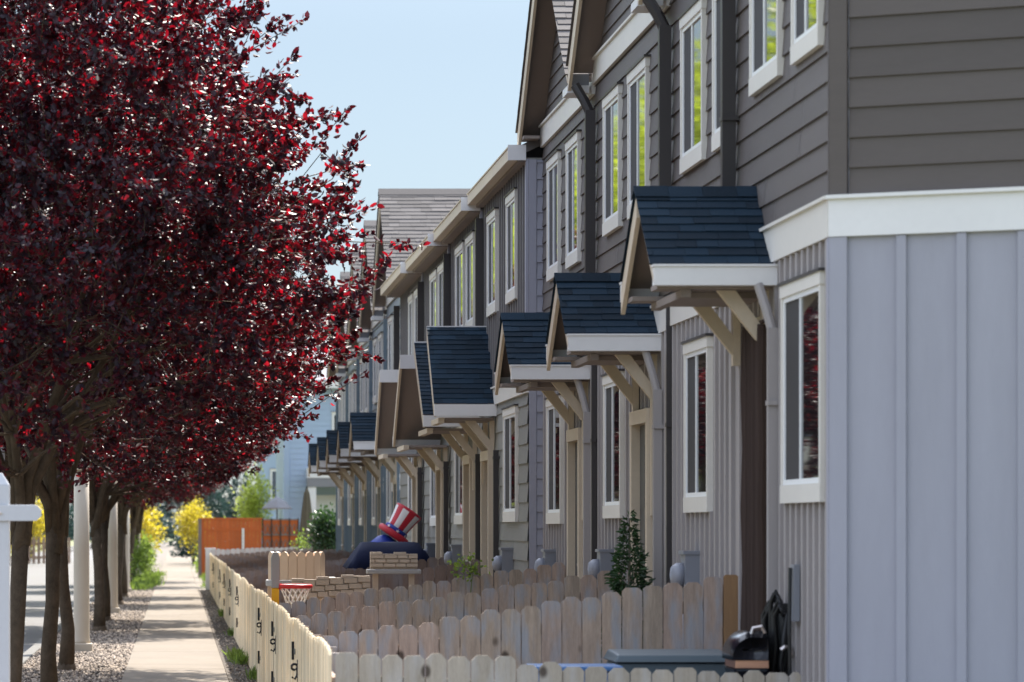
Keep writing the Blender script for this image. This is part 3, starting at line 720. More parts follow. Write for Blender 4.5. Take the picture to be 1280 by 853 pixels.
def np_mesh(name, v, f, m_, parent=None):
    me = bpy.data.meshes.new(name)
    nv, nf, k = len(v), len(f), f.shape[1]
    me.vertices.add(nv); me.vertices.foreach_set('co', v.astype(np.float32).ravel())
    me.loops.add(nf * k); me.loops.foreach_set('vertex_index', f.astype(np.int32).ravel())
    me.polygons.add(nf); me.polygons.foreach_set('loop_start', np.arange(0, nf * k, k, dtype=np.int32))
    try: me.polygons.foreach_set('loop_total', np.full(nf, k, dtype=np.int32))
    except Exception: pass
    me.update(calc_edges=True); me.validate()
    me.materials.append(m_)
    o = bpy.data.objects.new(name, me); COL.objects.link(o)
    if parent is not None: o.parent = parent
    return o
v, f = stones(21000, -1.97, -0.60, 34, 110, 0.014, 0.034, -0.022)
v2, f2 = stones(900, 0.62, 0.90, 36, 100, 0.010, 0.024, -0.008)
v, f = np.concatenate([v, v2]), np.concatenate([f, f2 + len(v)])
tag(np_mesh('gravel', v, f, M['stone']), 'loose pale gravel between the path and the kerb', 'gravel', kind='stuff')

# ------------------------------------------------------------------ fences
def picket(mb, fr, u0, u1, z0, z1, o0=0.0, th=0.018, ear=0.03):
    pr = [fr.p(u0, z0, o0), fr.p(u1, z0, o0), fr.p(u1, z1 - ear, o0), fr.p(u1 - ear, z1, o0), fr.p(u0 + ear, z1, o0), fr.p(u0, z1 - ear, o0)]
    mb.extr(pr, tuple(fr.n * th))

def cross_fence(Y, X0, X1, zt0, zt1, m_, label, steps=(), last_new=False, posts=True):
    e = empty('picket_fence', (X0, Y, 0), label, 'fence', 'fences dividing the back yards')
    fr = Frame((0, Y, 0), (1, 0, 0), (0, -1, 0))
    mb = MB(); x = X0; pw = 0.138
    tilt = 0
    while x < X1 - 0.05:
        w = pw * random.uniform(0.93, 1.03); w = min(w, X1 - x)
        t = (x - X0) / (X1 - X0); zt = zt0 + (zt1 - zt0) * t + random.uniform(-0.014, 0.014)
        for sx, dz in steps:
            if x > sx: zt += dz
        zg = 0.42 * (x - 0.92) / 2.83 - 0.02
        if last_new and X1 - x < 0.26: w = min(w, X1 - x - 0.08)
        if not (last_new and X1 - x < 0.10): picket(mb, fr, x, x + w - 0.007, zg, zt, random.uniform(-0.003, 0.003), ear=random.uniform(0.022, 0.036))
        else:
            q = MB(); picket(q, fr, x, X1, zg, zt, 0.002, ear=0.012); q.build('new_picket', M['wood_new'], e)['label'] = 'orange brown newer end picket'; break
        x += w
    mb.build('pickets', m_, e)
    for q in (0.26, 0.78):
        r = MB(); a, b = zt0 * q, zt1 - zt0 * (1 - q) * 1.0
        r.hexa([(X0, Y + 0.004, a), (X1, Y + 0.004, b), (X1, Y + 0.042, b), (X0, Y + 0.042, a), (X0, Y + 0.004, a + 0.085), (X1, Y + 0.004, b + 0.085), (X1, Y + 0.042, b + 0.085), (X0, Y + 0.042, a + 0.085)])
        r.build('rail', m_, e)
    for px_ in (X0 + 0.06, (X0 + X1) / 2, X1 - 0.08):
        r = MB(); t = (px_ - X0) / (X1 - X0); r.box(px_ - 0.045, px_ + 0.045, Y + 0.044, Y + 0.134, -0.2, zt0 + (zt1 - zt0) * t - 0.07); r.build('post', m_, e)
    return e

XFN = 0.927
CF = [21.5, 24.0, 29.0, 34.0, 41.5, 46.3, 51.2, 56.6, 61.6, 66.2, 70.8, 75.4, 80.0, 86.5, 93.0, 100.0]
CLAB = ['grey cross fence in the front, its near corner meeting the path fence', 'tall weathered fence ending in an orange brown picket beside the nearest porch',
        'grey fence rising to the shrub beside the second porch', 'grey brown fence right behind the toy basketball hoop', 'brown shaded fence with green weeds, in front of the navy tarp',
        'brown fence behind the toy castle tower', 'brown fence just behind the navy tarp']
for i, Y in enumerate(CF):
    lab = CLAB[i] if i < len(CLAB) else ('pale grey fence closing the last yard in front of the orange fence' if i == len(CF) - 1 else 'brown cross fence in the run of far yards behind the castle tower')
    xw = 3.74 if Y < 36.8 else (3.5 if Y < 57 else 3.58)
    if Y > 80: xw = 4.4
    if i == 0: cross_fence(Y, XFN + 0.02, xw, 1.0, 0.90, M['wood_front'], lab, steps=((2.0, -0.03),))
    elif i == 1: cross_fence(Y, XFN + 0.02, xw, 1.02, 1.445, M['wood_grey'], lab, last_new=True)
    elif i < 4: cross_fence(Y, XFN + 0.02, xw, 1.035, 1.43, M['wood_grey'], lab)
    elif i == len(CF) - 1: cross_fence(Y, XFN + 0.02, xw, 1.13, 1.22, M['wood_pale'], lab)
    else: cross_fence(Y, XFN + 0.02, xw, 1.03, 1.38 if Y < 60 else 1.28, M['wood_red'], lab)

HANDLES = {1: [27.0], 2: [33.0], 3: [38.6], 6: [52.9], 7: [60.1], 9: [67.5], 10: [74.3], 13: [88]}
SLAB = ['path fence section nearest the camera, forming the corner with the front cross fence', 'pale path fence section with the nearest black gate pull',
        'pale path fence section beside the toy basketball hoop', 'pale path fence section beside the toy castle, grass tuft at its foot']
for i in range(len(CF) - 1):
    y0, y1 = CF[i], CF[i + 1]
    lab = SLAB[i] if i < 4 else 'pale picket section of the long path fence, farther along than the toy castle'
    e = empty('path_fence', (XFN, y0, 0), lab, 'fence', 'sections of the fence beside the path')
    fr = facade(XFN)
    mb = MB(); y = y0 + (0.0 if i == 0 else 0.002)
    base = random.uniform(-0.015, 0.02) if i else 0.0
    gates = HANDLES.get(i, [])
    gm = [MB() for _ in gates]
    runs = [mb]; was = False
    while y < y1 - 0.02:
        w = min(0.138 * random.uniform(0.95, 1.03), y1 - y)
        zt = 1.005 + base + 0.028 * math.sin(math.pi * (y - y0) / (y1 - y0)) + random.uniform(-0.012, 0.012)
        tgt = runs[-1]; ing = False
        for g, q in zip(gates, gm):
            if g - 0.1 <= y < g + 0.85: tgt = q; zt += 0.008; ing = True
        if was and not ing: runs.append(MB()); tgt = runs[-1]
        was = ing
        picket(tgt, fr, y, y + w - 0.011, -0.005, zt, random.uniform(-0.002, 0.003))
        y += w
    for q in runs:
        if q.v: q.build('pickets', M['wood_warm'], e)
    for z in (0.2, 0.76):
        r = MB(); r.box(XFN + 0.004, XFN + 0.042, y0 + 0.01, y1 - 0.01, z, z + 0.085); r.build('rail', M['wood_grey'], e)
    for py in (y0 + 0.08, (y0 + y1) / 2, y1 - 0.08):
        r = MB(); r.box(XFN + 0.044, XFN + 0.134, py - 0.045, py + 0.045, -0.2, 0.95); r.build('post', M['wood_grey'], e)
    for g, q in zip(gates, gm):
        if not q.v: continue
        go = q.build('gate', M['wood_warm'], e)
        r = MB(); x = XFN - 0.019
        # curled black pull seen from the side, and its latch bar
        ring = lambda cx, cz, rr, a0, a1, n=12: [(cx + rr * math.cos(a0 + (a1 - a0) * k / n), g, cz + rr * math.sin(a0 + (a1 - a0) * k / n)) for k in range(n + 1)]
        r.tube(ring(x - 0.026, 0.695, 0.022, -1.2, 5.0), 0.010, 6)
        r.tube([(x, g, 0.725), (x - 0.005, g, 0.635), (x - 0.022, g, 0.605), (x - 0.046, g, 0.62)], 0.010, 6)
        r.box(x - 0.006, x - 0.0005, g - 0.03, g + 0.03, 0.58, 0.75)
        r.build('gate_pull', M['black'], go)
        for zz in (0.25, 0.72):
            r = MB(); r.box(x - 0.022, x - 0.0008, g + 0.80, g + 0.835, zz, zz + 0.14); r.box(x - 0.006, x - 0.001, g + 0.5, g + 0.80, zz + 0.05, zz + 0.09); r.build('hinge', M['black'], go)

# white end post of the path fence, far
mb = MB(); mb.box(0.80, 1.06, 100.06, 100.3, 0, 1.12); mb.box(0.78, 1.08, 100.04, 100.32, 1.12, 1.16)
tag(mb.build('fence_post', M['white']), 'squat white post at the far end of the path fence', 'post')

# ------------------------------------------------------------------ foliage
def leaf_arrays(P, Dn, size, asp=0.55, fold=0.35, upb=0.0):
    n = len(P)
    Dn = Dn / np.linalg.norm(Dn, axis=1, keepdims=True)
    r = RNG.normal(size=(n, 3)) + np.array([0, 0, upb]); W = np.cross(Dn, r); W /= np.linalg.norm(W, axis=1, keepdims=True) + 1e-9
    Nn = np.cross(Dn, W)
    s = (np.asarray(size) * RNG.uniform(0.7, 1.25, n))[:, None]
    up = Nn * s * fold * 0.3
    ring = [P, P + Dn * s * 0.28 + W * s * asp * 0.42 + up * 0.8, P + Dn * s * 0.66 + W * s * asp * 0.44 + up * 0.7 - Nn * s * 0.05, P + Dn * s - Nn * s * 0.14,
            P + Dn * s * 0.66 - W * s * asp * 0.44 + up * 0.7 - Nn * s * 0.05, P + Dn * s * 0.28 - W * s * asp * 0.42 + up * 0.8]
    V = np.stack(ring, 1).reshape(-1, 3)
    i = 6 * np.arange(n)[:, None]
    return V, np.concatenate([i + np.array([[0, 1, 2, 3]]), i + np.array([[0, 3, 4, 5]])], 1).reshape(-1, 4)

PROF_Z = np.array([2.15, 2.45, 2.8, 3.2, 3.7, 4.2, 4.8, 5.3, 5.9, 6.5, 7.1])
PROF_R = np.array([0.8, 1.75, 2.35, 2.80, 2.90, 2.82, 2.60, 2.36, 2.02, 1.40, 0.5])

def plum_crown(seed, nclus=3000, per=48):
    g = np.random.default_rng(seed)
    z = []; 
    while len(z) < nclus:
        q = g.uniform(2.15, 7.1); 
        if g.random() < (np.interp(q, PROF_Z, PROF_R) / 2.85) ** 1.6: z.append(q)
    z = np.array(z); th = g.uniform(0, 2 * np.pi, nclus)
    ph = g.uniform(0, 6.28, 6)
    lump = 0.93 + 0.11 * np.sin(3 * th + 2.1 * z + ph[0]) + 0.10 * np.sin(5 * th - 3.3 * z + ph[1]) + 0.09 * np.sin(4 * th + 7.5 * z + ph[2])
    lump = np.minimum(lump, 1.02)
    R = np.interp(z, PROF_Z, PROF_R) * lump
    r = R * g.random(nclus) ** 0.42
    gap = np.sin(4 * th + 2.7 * z + ph[3]) * np.sin(3.1 * z + ph[4] + 2 * th)
    keep = ((gap > -0.62) | (g.random(nclus) < 0.25)) & ((r > 1.5) | (z > 3.4) | (g.random(nclus) < 0.13))
    z, th, r, R = z[keep], th[keep], r[keep], R[keep]; n = len(z)
    c = np.stack([r * np.cos(th), r * np.sin(th), z], 1)
    d = np.stack([np.cos(th) * 0.8, np.sin(th) * 0.8, np.full(n, 0.45)], 1) + g.normal(0, 0.45, (n, 3))
    d /= np.linalg.norm(d, axis=1, keepdims=True)
    ln = g.uniform(0.22, 0.52, n) * np.where((r > 0.85 * R) & (g.random(n) < 0.16), 1.7, 1.0)
    t = g.random((n, per))
    P = c[:, None] + d[:, None] * (ln[:, None] * (t - 0.35))[..., None] + g.normal(0, 0.042, (n, per, 3)) * (1.15 - t[..., None])
    D = d[:, None] * 0.5 + g.normal(0, 0.6, (n, per, 3)) + np.array([0, 0, -0.25])
    V, Fc = leaf_arrays(P.reshape(-1, 3), D.reshape(-1, 3), 0.062, 0.62, upb=1.1)
    return V, Fc, c, d, ln

def plum_wood(seed, c, d, ln, lean=0.0, fork=1.78):
    g = random.Random(seed); mb = MB()
    # trunk
    tp = [Vector((lean * 0.02, 0, -0.1)), Vector((-lean * 0.03, 0.01, 0.5)), Vector((lean * 0.08, -0.01, 1.0)), Vector((lean * 0.22, 0.01, fork))]
    mb.tube(tp, [0.098, 0.073, 0.066, 0.072], 12)
    mb.tube([(0, 0, -0.1), (0, 0, 0.1)], [0.15, 0.09], 10)
    tips = []
    nl = 7
    for k in range(nl):
        an = 2 * math.pi * k / nl + g.uniform(-0.3, 0.3); sp = g.uniform(0.9, 1.7); top = g.uniform(3.6, 5.6)
        p0 = tp[-1] + Vector((0, 0, -0.06 + g.uniform(-0.25, 0.05)))
        pts = []
        for q in range(7):
            t = q / 6
            rr = sp * (t ** 1.35)
            pts.append(p0 + Vector((math.cos(an + 0.15 * math.sin(5 * t)) * rr + g.uniform(-0.04, 0.04), math.sin(an) * rr + g.uniform(-0.04, 0.04), (top - fork) * t)))
        rad = [0.046 * (1 - t) + 0.010 for t in [q / 6 for q in range(7)]]
        mb.tube(pts, rad, 7)
        for q in (2, 3, 4, 5):
            for s in range(4):
                a2 = an + g.uniform(-1.4, 1.4); L = g.uniform(0.7, 1.5) * (0.7 if q > 4 else 1)
                e = pts[q] + Vector((math.cos(a2) * L, math.sin(a2) * L, g.uniform(-0.05, 0.75)))
                mid = (pts[q] + e) / 2 + Vector((g.uniform(-0.1, 0.1), g.uniform(-0.1, 0.1), g.uniform(-0.02, 0.14)))
                mb.tube([pts[q], mid, e], [rad[q] * 0.55, rad[q] * 0.38, 0.006], 5, cap=False)
                tips += [pts[q], mid, e]
        tips += pts[2:]
    T = np.array([tuple(t) for t in tips])
    for k in range(len(c)):
        s = c[k] - d[k] * ln[k] * 0.35; e = c[k] + d[k] * ln[k] * 0.6
        mb.tube([tuple(s), tuple(e)], [0.005, 0.0025], 3, cap=False)
        if k % 2 == 0:
            q = T[np.argmin(((T - s) ** 2).sum(1))]
            if np.linalg.norm(q - s) < 0.85:
                w_ = np.array([g.uniform(-0.09, 0.09), g.uniform(-0.09, 0.09), g.uniform(-0.04, 0.09)])
                mb.tube([tuple(q), tuple(q * 0.6 + s * 0.4 + w_), tuple(s)], [0.006, 0.005, 0.004], 3, cap=False)
    return mb

def make_tree(name, loc, crown_o, wood_o, label, cat, group, rz=0.0, sc=1.0, sz=None):
    e = empty(name, loc, label, cat, group); e.rotation_euler.z = rz; e.scale = (sc, sc, sz or sc)
    a = crown_o.copy(); b = wood_o.copy()
    for o in (a, b): COL.objects.link(o); o.parent = e; o.location = (0, 0, 0)
    return e

protos = []
for s in (3, 8, 15):
    V, Fc, c, d, ln = plum_crown(s)
    co = np_mesh('crown', V, Fc, M['plum_leaf'])
    wo = plum_wood(s, c, d, ln, lean=(0.3, -0.5, 0.6)[(3, 8, 15).index(s)]).build('trunk', M['bark'], smooth=True)
    protos.append((co, wo))
GT = 'red leaved plum trees along the kerb'
TREES = [(-1.27, 28.0, 0, 0.3, 0.97, 'nearest purple plum tree, its trunk bending past the white signpost arm'),
         (-1.27, 36.0, 1, 2.0, 1.07, 'purple plum tree with the thickest visible trunk, right of the white signpost'),
         (-1.36, 44.4, 2, 4.1, 1.12, 'purple plum tree just left of the nearest cream lamp column'),
         (-1.31, 61.0, 0, 2.6, 1.2, 'purple plum tree just right of the nearest cream lamp column'),
         (-1.35, 67.7, 1, 5.0, 1.2, 'purple plum tree just left of the second cream lamp column'),
         (-1.33, 82.0, 2, 1.0, 1.2, 'purple plum tree between the second and third cream lamp columns'),
         (-1.35, 91.0, 0, 4.4, 1.2, 'slim trunked purple plum tree just left of the third cream lamp column'),
         (-1.4, 106.0, 1, 3.0, 1.15, 'purple plum tree with leaning limbs above the yellow shrub'),
         (-1.4, 116.0, 2, 0.0, 1.15, 'farthest purple plum tree arching over the end of the path')]
for x, y, k, rz, sc, lab in TREES: make_tree('plum_tree', (x, y, -0.03), *protos[k], lab, 'tree', GT, rz, sc, 1 + (sc - 1) * 0.3)
for co, wo in protos:
    for o in (co, wo): COL.objects.unlink(o)

def blob_leaves(c, r, n, size, bias=0.5, asp=0.6, up=0.3, clump=10, seed=None):
    """leaf clumps through an ellipsoid"""
    k = max(n // clump, 1)
    q = RNG.normal(size=(k, 3)); q /= np.linalg.norm(q, axis=1, keepdims=True)
    rr = RNG.random(k) ** bias * (1 + 0.16 * np.sin(4 * q[:, 0] * 3 + 2) * np.sin(5 * q[:, 2] + 1) + RNG.normal(0, 0.06, k))
    cc = q * rr[:, None]
    P = np.repeat(cc, clump, 0) * np.array(r) + RNG.normal(0, size * 1.3, (k * clump, 3)) + np.array(c)
    D = np.repeat(q, clump, 0) * 0.7 + RNG.normal(0, 0.6, (k * clump, 3)) + np.array([0, 0, up])
    return leaf_arrays(P, D, size, asp)

def bush(name, loc, r, n, size, m_, label, cat='bush', group=None, stem=True, h=None):
    e = empty(name, loc, label, cat, group)
    zc = h if h is not None else r[2]
    V, Fc = blob_leaves((0, 0, zc), r, n, size)
    V[:, 2] = np.maximum(V[:, 2], 0.01)
    np_mesh('crown' if stem else 'foliage', V, Fc, m_, e)
    mb = MB(); lx, ly, lz = loc
    for k in range(5):
        a = k * 1.3
        mb.tube([(lx, ly, lz - 0.05), (lx + 0.3 * r[0] * math.cos(a), ly + 0.3 * r[1] * math.sin(a), lz + zc * 0.6), (lx + 0.6 * r[0] * math.cos(a), ly + 0.6 * r[1] * math.sin(a), lz + zc * 1.1)], [0.05 * max(r[0], .3), 0.035 * max(r[0], .3), 0.012], 6)
    mb.build('trunk' if stem else 'stem', M['bark_green'], e)
    return e

# tall lime green trees across the road (their reflection fills the upstairs windows)
gp = []
for s in range(3):
    parts = []
    for (cx, cy, cz, rx, rz_, n) in ((0, 0, 8.5, 2.9, 4.6, 5200), (0.8, 0.5, 12.2, 1.9, 3.0, 2200), (-0.9, -0.6, 11.0, 1.9, 3.2, 2000), (0.2, -0.9, 5.2, 2.4, 2.2, 1600)):
        parts.append(blob_leaves((cx, cy, cz), (rx, rx, rz_), n, 0.24, 0.45, clump=14))
    V = np.concatenate([p[0] for p in parts]); off = 0; Fs = []
    for p in parts: Fs.append(p[1] + off); off += len(p[0])
    co = np_mesh('crown', V, np.concatenate(Fs), M['green_leaf'])
    mb = MB(); mb.tube([(0, 0, -0.2), (0.1, 0, 3), (0, 0.1, 7), (0.2, 0, 12)], [0.32, 0.25, 0.16, 0.04], 10)
    for k in range(9):
        a = k * 2.4; z = 3.5 + k * 0.8; L = 2.3 - 0.12 * k
        mb.tube([(0, 0, z), (math.cos(a) * L * .5, math.sin(a) * L * .5, z + 0.8), (math.cos(a) * L, math.sin(a) * L, z + 1.9)], [0.1, 0.07, 0.02], 6)
    gp.append((co, mb.build('trunk', M['bark_green'])))
for k in range(14):
    make_tree('shade_tree', (-10.6 + random.uniform(-0.8, 0.8), 74 + k * 10.4 + random.uniform(-2, 2), -0.1), *gp[k % 3],
              'tall lime green shade tree across the road, seen through plum crowns and in window reflections', 'tree', 'tall green trees across the road',
              rz=k * 1.7, sc=random.uniform(1.08, 1.32))
for co, wo in gp:
    for o in (co, wo): COL.objects.unlink(o)

# bushes at the end of the path
bush('bush', (-1.55, 150, 0), (0.95, 1.2, 1.35), 2600, 0.12, M['yellow_leaf'], 'round bright yellow shrub left of the far end of the path', h=1.75)
bush('bush', (0.75, 165, 0), (0.75, 1.0, 1.2), 2000, 0.12, M['yellow_leaf'], 'yellow green shrub right of the path, beside the orange fence', h=1.9)
bush('bush', (-1.45, 113, 0), (0.55, 1.0, 0.72), 2600, 0.09, M['bush_leaf'], 'bright green bush at the path edge, right of the fourth lamp column')
bush('bush', (-1.75, 104, 0), (0.4, 0.9, 0.62), 1700, 0.08, M['bush_leaf'], 'low green bush between the third and fourth lamp columns')
bush('bush', (-1.3, 126, 0), (0.45, 1.0, 0.5), 1300, 0.09, M['bush_leaf'], 'small dull green bush at the path edge, under the yellow shrub')
bush('bush', (-1.35, 139, 0), (0.45, 1.4, 0.7), 1500, 0.1, M['bush_leaf'], 'dull green bush at the left path edge, right under the round yellow shrub')
bush('bush', (1.25, 140, 0), (0.35, 0.8, 0.6), 1200, 0.09, M['bush_leaf'], 'small green bush at the foot of the orange fence corner')
bush('bush', (-7.6, 184, 0), (1.5, 1.5, 1.6), 2200, 0.16, M['yellow_leaf'], 'yellow shrub seen under the white signpost arm, across the road', h=1.9)
bush('bush', (-9.0, 190, 0), (1.2, 1.5, 2.2), 2600, 0.16, M['yellow_leaf'], 'tall yellow shrub seen just above the white signpost arm', h=2.6)
bush('ornamental_tree', (2.9, 134, 0), (0.62, 0.7, 1.35), 2600, 0.11, M['pale_leaf'], 'slim lime green tree standing behind the orange lattice fence', 'tree', h=2.5)
bush('bush', (3.45, 81.5, 0.3), (0.34, 0.4, 0.50), 2600, 0.085, M['dark_leaf'], 'round dark green bush in the far yard, left of the striped hat', h=1.3)
bush('bush', (3.3, 96.5, 0.3), (0.16, 0.2, 0.5), 500, 0.07, M['bush_leaf'], 'thin green plant beside the closed brown parasol', h=0.75)

def conifer(name, loc, h, r, n, size, m_, label, cat='tree', group=None, base=0.12):
    e = empty(name, loc, label, cat, group)
    t = RNG.random(n) ** 0.72; t = t * (1 - base) ; z = base * h + (1 - t / (1 - base)) * 0  # placeholder
    hh = base + (1 - base) * (1 - np.sqrt(RNG.random(n)))
    layer = 0.75 + 0.35 * np.abs(np.sin(hh * 26))
    layer = layer * (1 + 0.22 * np.sin(hh * 17 + 2.0) + RNG.normal(0, 0.18, n))
    rad = r * (1 - hh) ** 0.75 / (1 - base) * layer * RNG.random(n) ** 0.4 + 0.03 * r
    th = RNG.uniform(0, 6.283, n)
    P = np.stack([rad * np.cos(th), rad * np.sin(th), hh * h - 0.18 * rad], 1)
    D = np.stack([np.cos(th), np.sin(th), RNG.uniform(-0.5, 0.5, n)], 1) + RNG.normal(0, 0.35, (n, 3))
    V, Fc = leaf_arrays(P, D, size, 0.3); np_mesh('crown', V, Fc, m_, e)
    mb = MB(); x, y, zz = loc; mb.tube([(x, y, zz - 0.2), (x, y, zz + h * 0.95)], [r * 0.07 + 0.01, 0.006], 7); mb.build('trunk', M['bark_green'], e)
    return e
conifer('conifer_shrub', (3.42, 27.2, 0.34), 1.55, 0.24, 5200, 0.055, M['dark_leaf'], 'slim dark green cone shaped shrub against the second porch wall', 'shrub', base=0.02)
for (x, y, h, r, lab) in ((1.4, 172, 4.3, 1.5, 'dark blue green spruce behind the left end of the orange fence'), (3.2, 180, 4.6, 1.6, 'dark blue green spruce behind the middle of the orange fence'), (4.9, 186, 4.2, 1.5, 'dark blue green spruce behind the lattice end of the orange fence')):
    conifer('spruce_tree', (x, y, 0), h, r, 4200, 0.22, M['spruce_leaf'], lab, 'tree', 'spruces behind the orange fence')
for (x, y, h, r) in ((-3.5, 300, 7.5, 2.6), (0.2, 330, 8.5, 3.0), (3.4, 320, 7.2, 2.8), (-7.2, 310, 8, 3.0), (-11, 300, 9, 3.2), (-14.5, 280, 8, 3)):
    conifer('fir_tree', (x, y, 0), h, r, 3800, 0.42, M['spruce_leaf'], 'blurred dark fir tree closing the view past the end of the path', 'tree', 'fir trees at the end of the street')

# grass tufts along fence
def tuft(cs, n, h, spread):
    k = len(cs); P = np.repeat(np.array(cs), n, 0) + RNG.normal(0, 1, (k * n, 3)) * np.array([spread, spread * 3, 0])
    D = RNG.normal(0, 0.35, (k * n, 3)) + np.array([0, 0, 1.0])
    return leaf_arrays(P, D, h, 0.09, 0.1)
cs = [(0.84 - 0.02 * k, 45.6 + 0.5 * k, 0.0) for k in range(5)] + [(0.89, y, 0.0) for y in (41.0, 57.5, 70)]
V, Fc = tuft(cs, 55, 0.15, 0.04)
V2, F2 = tuft([(-1.5 + random.uniform(-.4, .9), random.uniform(98, 128), 0) for _ in range(60)] + [(0.95 + random.uniform(0, .5), random.uniform(101, 170), 0) for _ in range(70)], 40, 0.22, 0.12)
tag(np_mesh('grass', np.concatenate([V, V2]), np.concatenate([Fc, F2 + len(V)]), M['grass']), 'tufts of green grass and weeds along the path edges', 'grass', kind='stuff')
e = empty('weed_plant', (2.75, 33.9, 0.25), 'leafy green weed growing between the two middle yard fences', 'plant')
V, Fc = blob_leaves((0, -0.06, 1.13), (0.12, 0.04, 0.09), 130, 0.042, clump=6); np_mesh('foliage', V, Fc, M['bush_leaf'], e)
mb = MB(); mb.tube([(2.75, 33.84, 0.2), (2.74, 33.84, 0.9), (2.78, 33.84, 1.30)], [0.008, 0.007, 0.003], 5); mb.build('stem', M['bush_leaf'], e)

# ------------------------------------------------------------------ street furniture
def lamp_column(x, y, label):
    e = empty('lamp_column', (x, y, -0.03), label, 'lamp column', 'cream lamp columns along the kerb')
    mb = MB(); mb.box(x - 0.155, x + 0.155, y - 0.155, y + 0.155, -0.1, 0.10); mb.build('base', M['column'], e, bevel=0.015)
    mb = MB()
    n = 24; prof = [(0.135, 0.09), (0.125, 0.14), (0.113, 0.2), (0.112, 1.4), (0.105, 2.55)]
    mb.lathe((x, y, 0), prof, n); mb.build('shaft', M['column'], e, True)
    mb = MB(); mb.box(x - 0.14, x + 0.14, y - 0.14, y + 0.14, 2.55, 2.62); mb.build('capital', M['column'], e, bevel=0.01)
    mb = MB(); mb.lathe((x, y, 2.62), [(0.07, 0), (0.13, 0.06), (0.17, 0.36), (0.15, 0.40)], 8); lg = mb.build('lantern', M['lantern_glass'], e)
    mb = MB(); mb.lathe((x, y, 3.02), [(0.2, 0), (0.12, 0.1), (0.03, 0.18), (0.02, 0.26), (0.0, 0.28)], 8); mb.build('lantern_cap', M['black'], lg)
    return e
lamp_column(-1.35, 51.0, 'nearest cream lamp column on a square plinth in the gravel')
lamp_column(-1.32, 73.5, 'second cream lamp column, between dark plum trunks')
lamp_column(-1.38, 97.0, 'third cream lamp column, just left of the green bushes')
lamp_column(-1.34, 121.0, 'farthest cream lamp column, standing among green bushes')

# white sign post with a cross arm
e = empty('sign_post', (-1.085, 22.0, 0), 'white timber signpost with a cross arm at the left edge', 'signpost')
mb = MB(); mb.box(-1.13, -1.022, 21.95, 22.06, -0.15, 2.00)
mb.hexa([(-1.13, 21.95, 2.0), (-1.022, 21.95, 2.0), (-1.022, 22.06, 2.0), (-1.13, 22.06, 2.0), (-1.085, 21.995, 2.075), (-1.067, 21.995, 2.075), (-1.067, 22.015, 2.075), (-1.085, 22.015, 2.075)])
mb.build('post', M['post_white'], e, bevel=0.004)
mb = MB(); z0, z1 = 1.782, 1.880
mb.extr([(-1.75, 21.93, z0), (-0.855, 21.93, z0), (-0.825, 21.93, z0 + 0.03), (-0.825, 21.93, z1 - 0.03), (-0.855, 21.93, z1), (-1.75, 21.93, z1)], (0, 0.018, 0)); mb.build('cross_arm', M['post_white'], e, bevel=0.003)
mb = MB(); mb.lathe((-1.075, 21.925, 1.83), [(0.0, -0.006), (0.011, -0.004), (0.011, 0.004), (0.0, 0.006)], 10, rot=Matrix.Rotation(math.pi / 2, 3, 'X')); mb.build('bolt', M['steel'], e)
e = empty('flag_pole', (-1.70, 35.0, 0), 'slender white pole rising behind the white signpost', 'pole')
mb = MB(); mb.tube([(-1.70, 35, -0.1), (-1.70, 35, 3.55)], [0.032, 0.026], 12); mb.build('shaft', M['post_white'], e, True)
mb = MB(); mb.lathe((-1.70, 35, 3.55), [(0.0, 0), (0.04, 0.02), (0.045, 0.05), (0.03, 0.09), (0.0, 0.1)], 12); mb.build('finial', M['post_white'], e, True)

# ------------------------------------------------------------------ yard things
# toy basketball hoop
e = empty('toy_hoop', (0.99, 36.4, 0), 'toy basketball hoop with red rim beside the path fence', 'basketball hoop')
mb = MB(); mb.box(0.960, 1.035, 36.42, 36.5, 0.02, 1.128); mb.build('lower_post', M['plastic_yellow'], e, bevel=0.008)
mb = MB(); mb.extr([(0.955, 36.40, 1.13), (1.04, 36.40, 1.13), (1.04, 36.40, 1.43), (1.02, 36.40, 1.49), (0.975, 36.40, 1.49), (0.955, 36.40, 1.43)], (0, 0.10, 0)); mb.build('backboard', M['plastic_grey'], e, bevel=0.006)
mb = MB(); cx, cy, cz, R = 1.20, 36.44, 1.145, 0.155
mb.tube([(cx + R * math.cos(a), cy + R * math.sin(a), cz) for a in np.linspace(0, 2 * math.pi, 29)], 0.022, 8); mb.box(1.03, 1.06, 36.41, 36.47, 1.115, 1.175); mb.build('rim', M['plastic_red'], e, True)
mb = MB(); nn = 14
for k in range(nn):
    for sgn in (1, -1):
        pts = []
        for q in range(6):
            t = q / 5; a = 2 * math.pi * (k + sgn * t * 1.8) / nn; rr = R * (1 - 0.5 * t ** 0.8)
            pts.append((cx + rr * math.cos(a), cy + rr * math.sin(a), cz - 0.02 - 0.20 * t))
        mb.tube(pts, 0.005, 4, cap=False)
mb.build('net', M['net'], e)
mb = MB(); mb.box(0.96, 1.35, 36.3, 36.65, -0.02, 0.09); mb.build('base', M['black'], e, bevel=0.02)

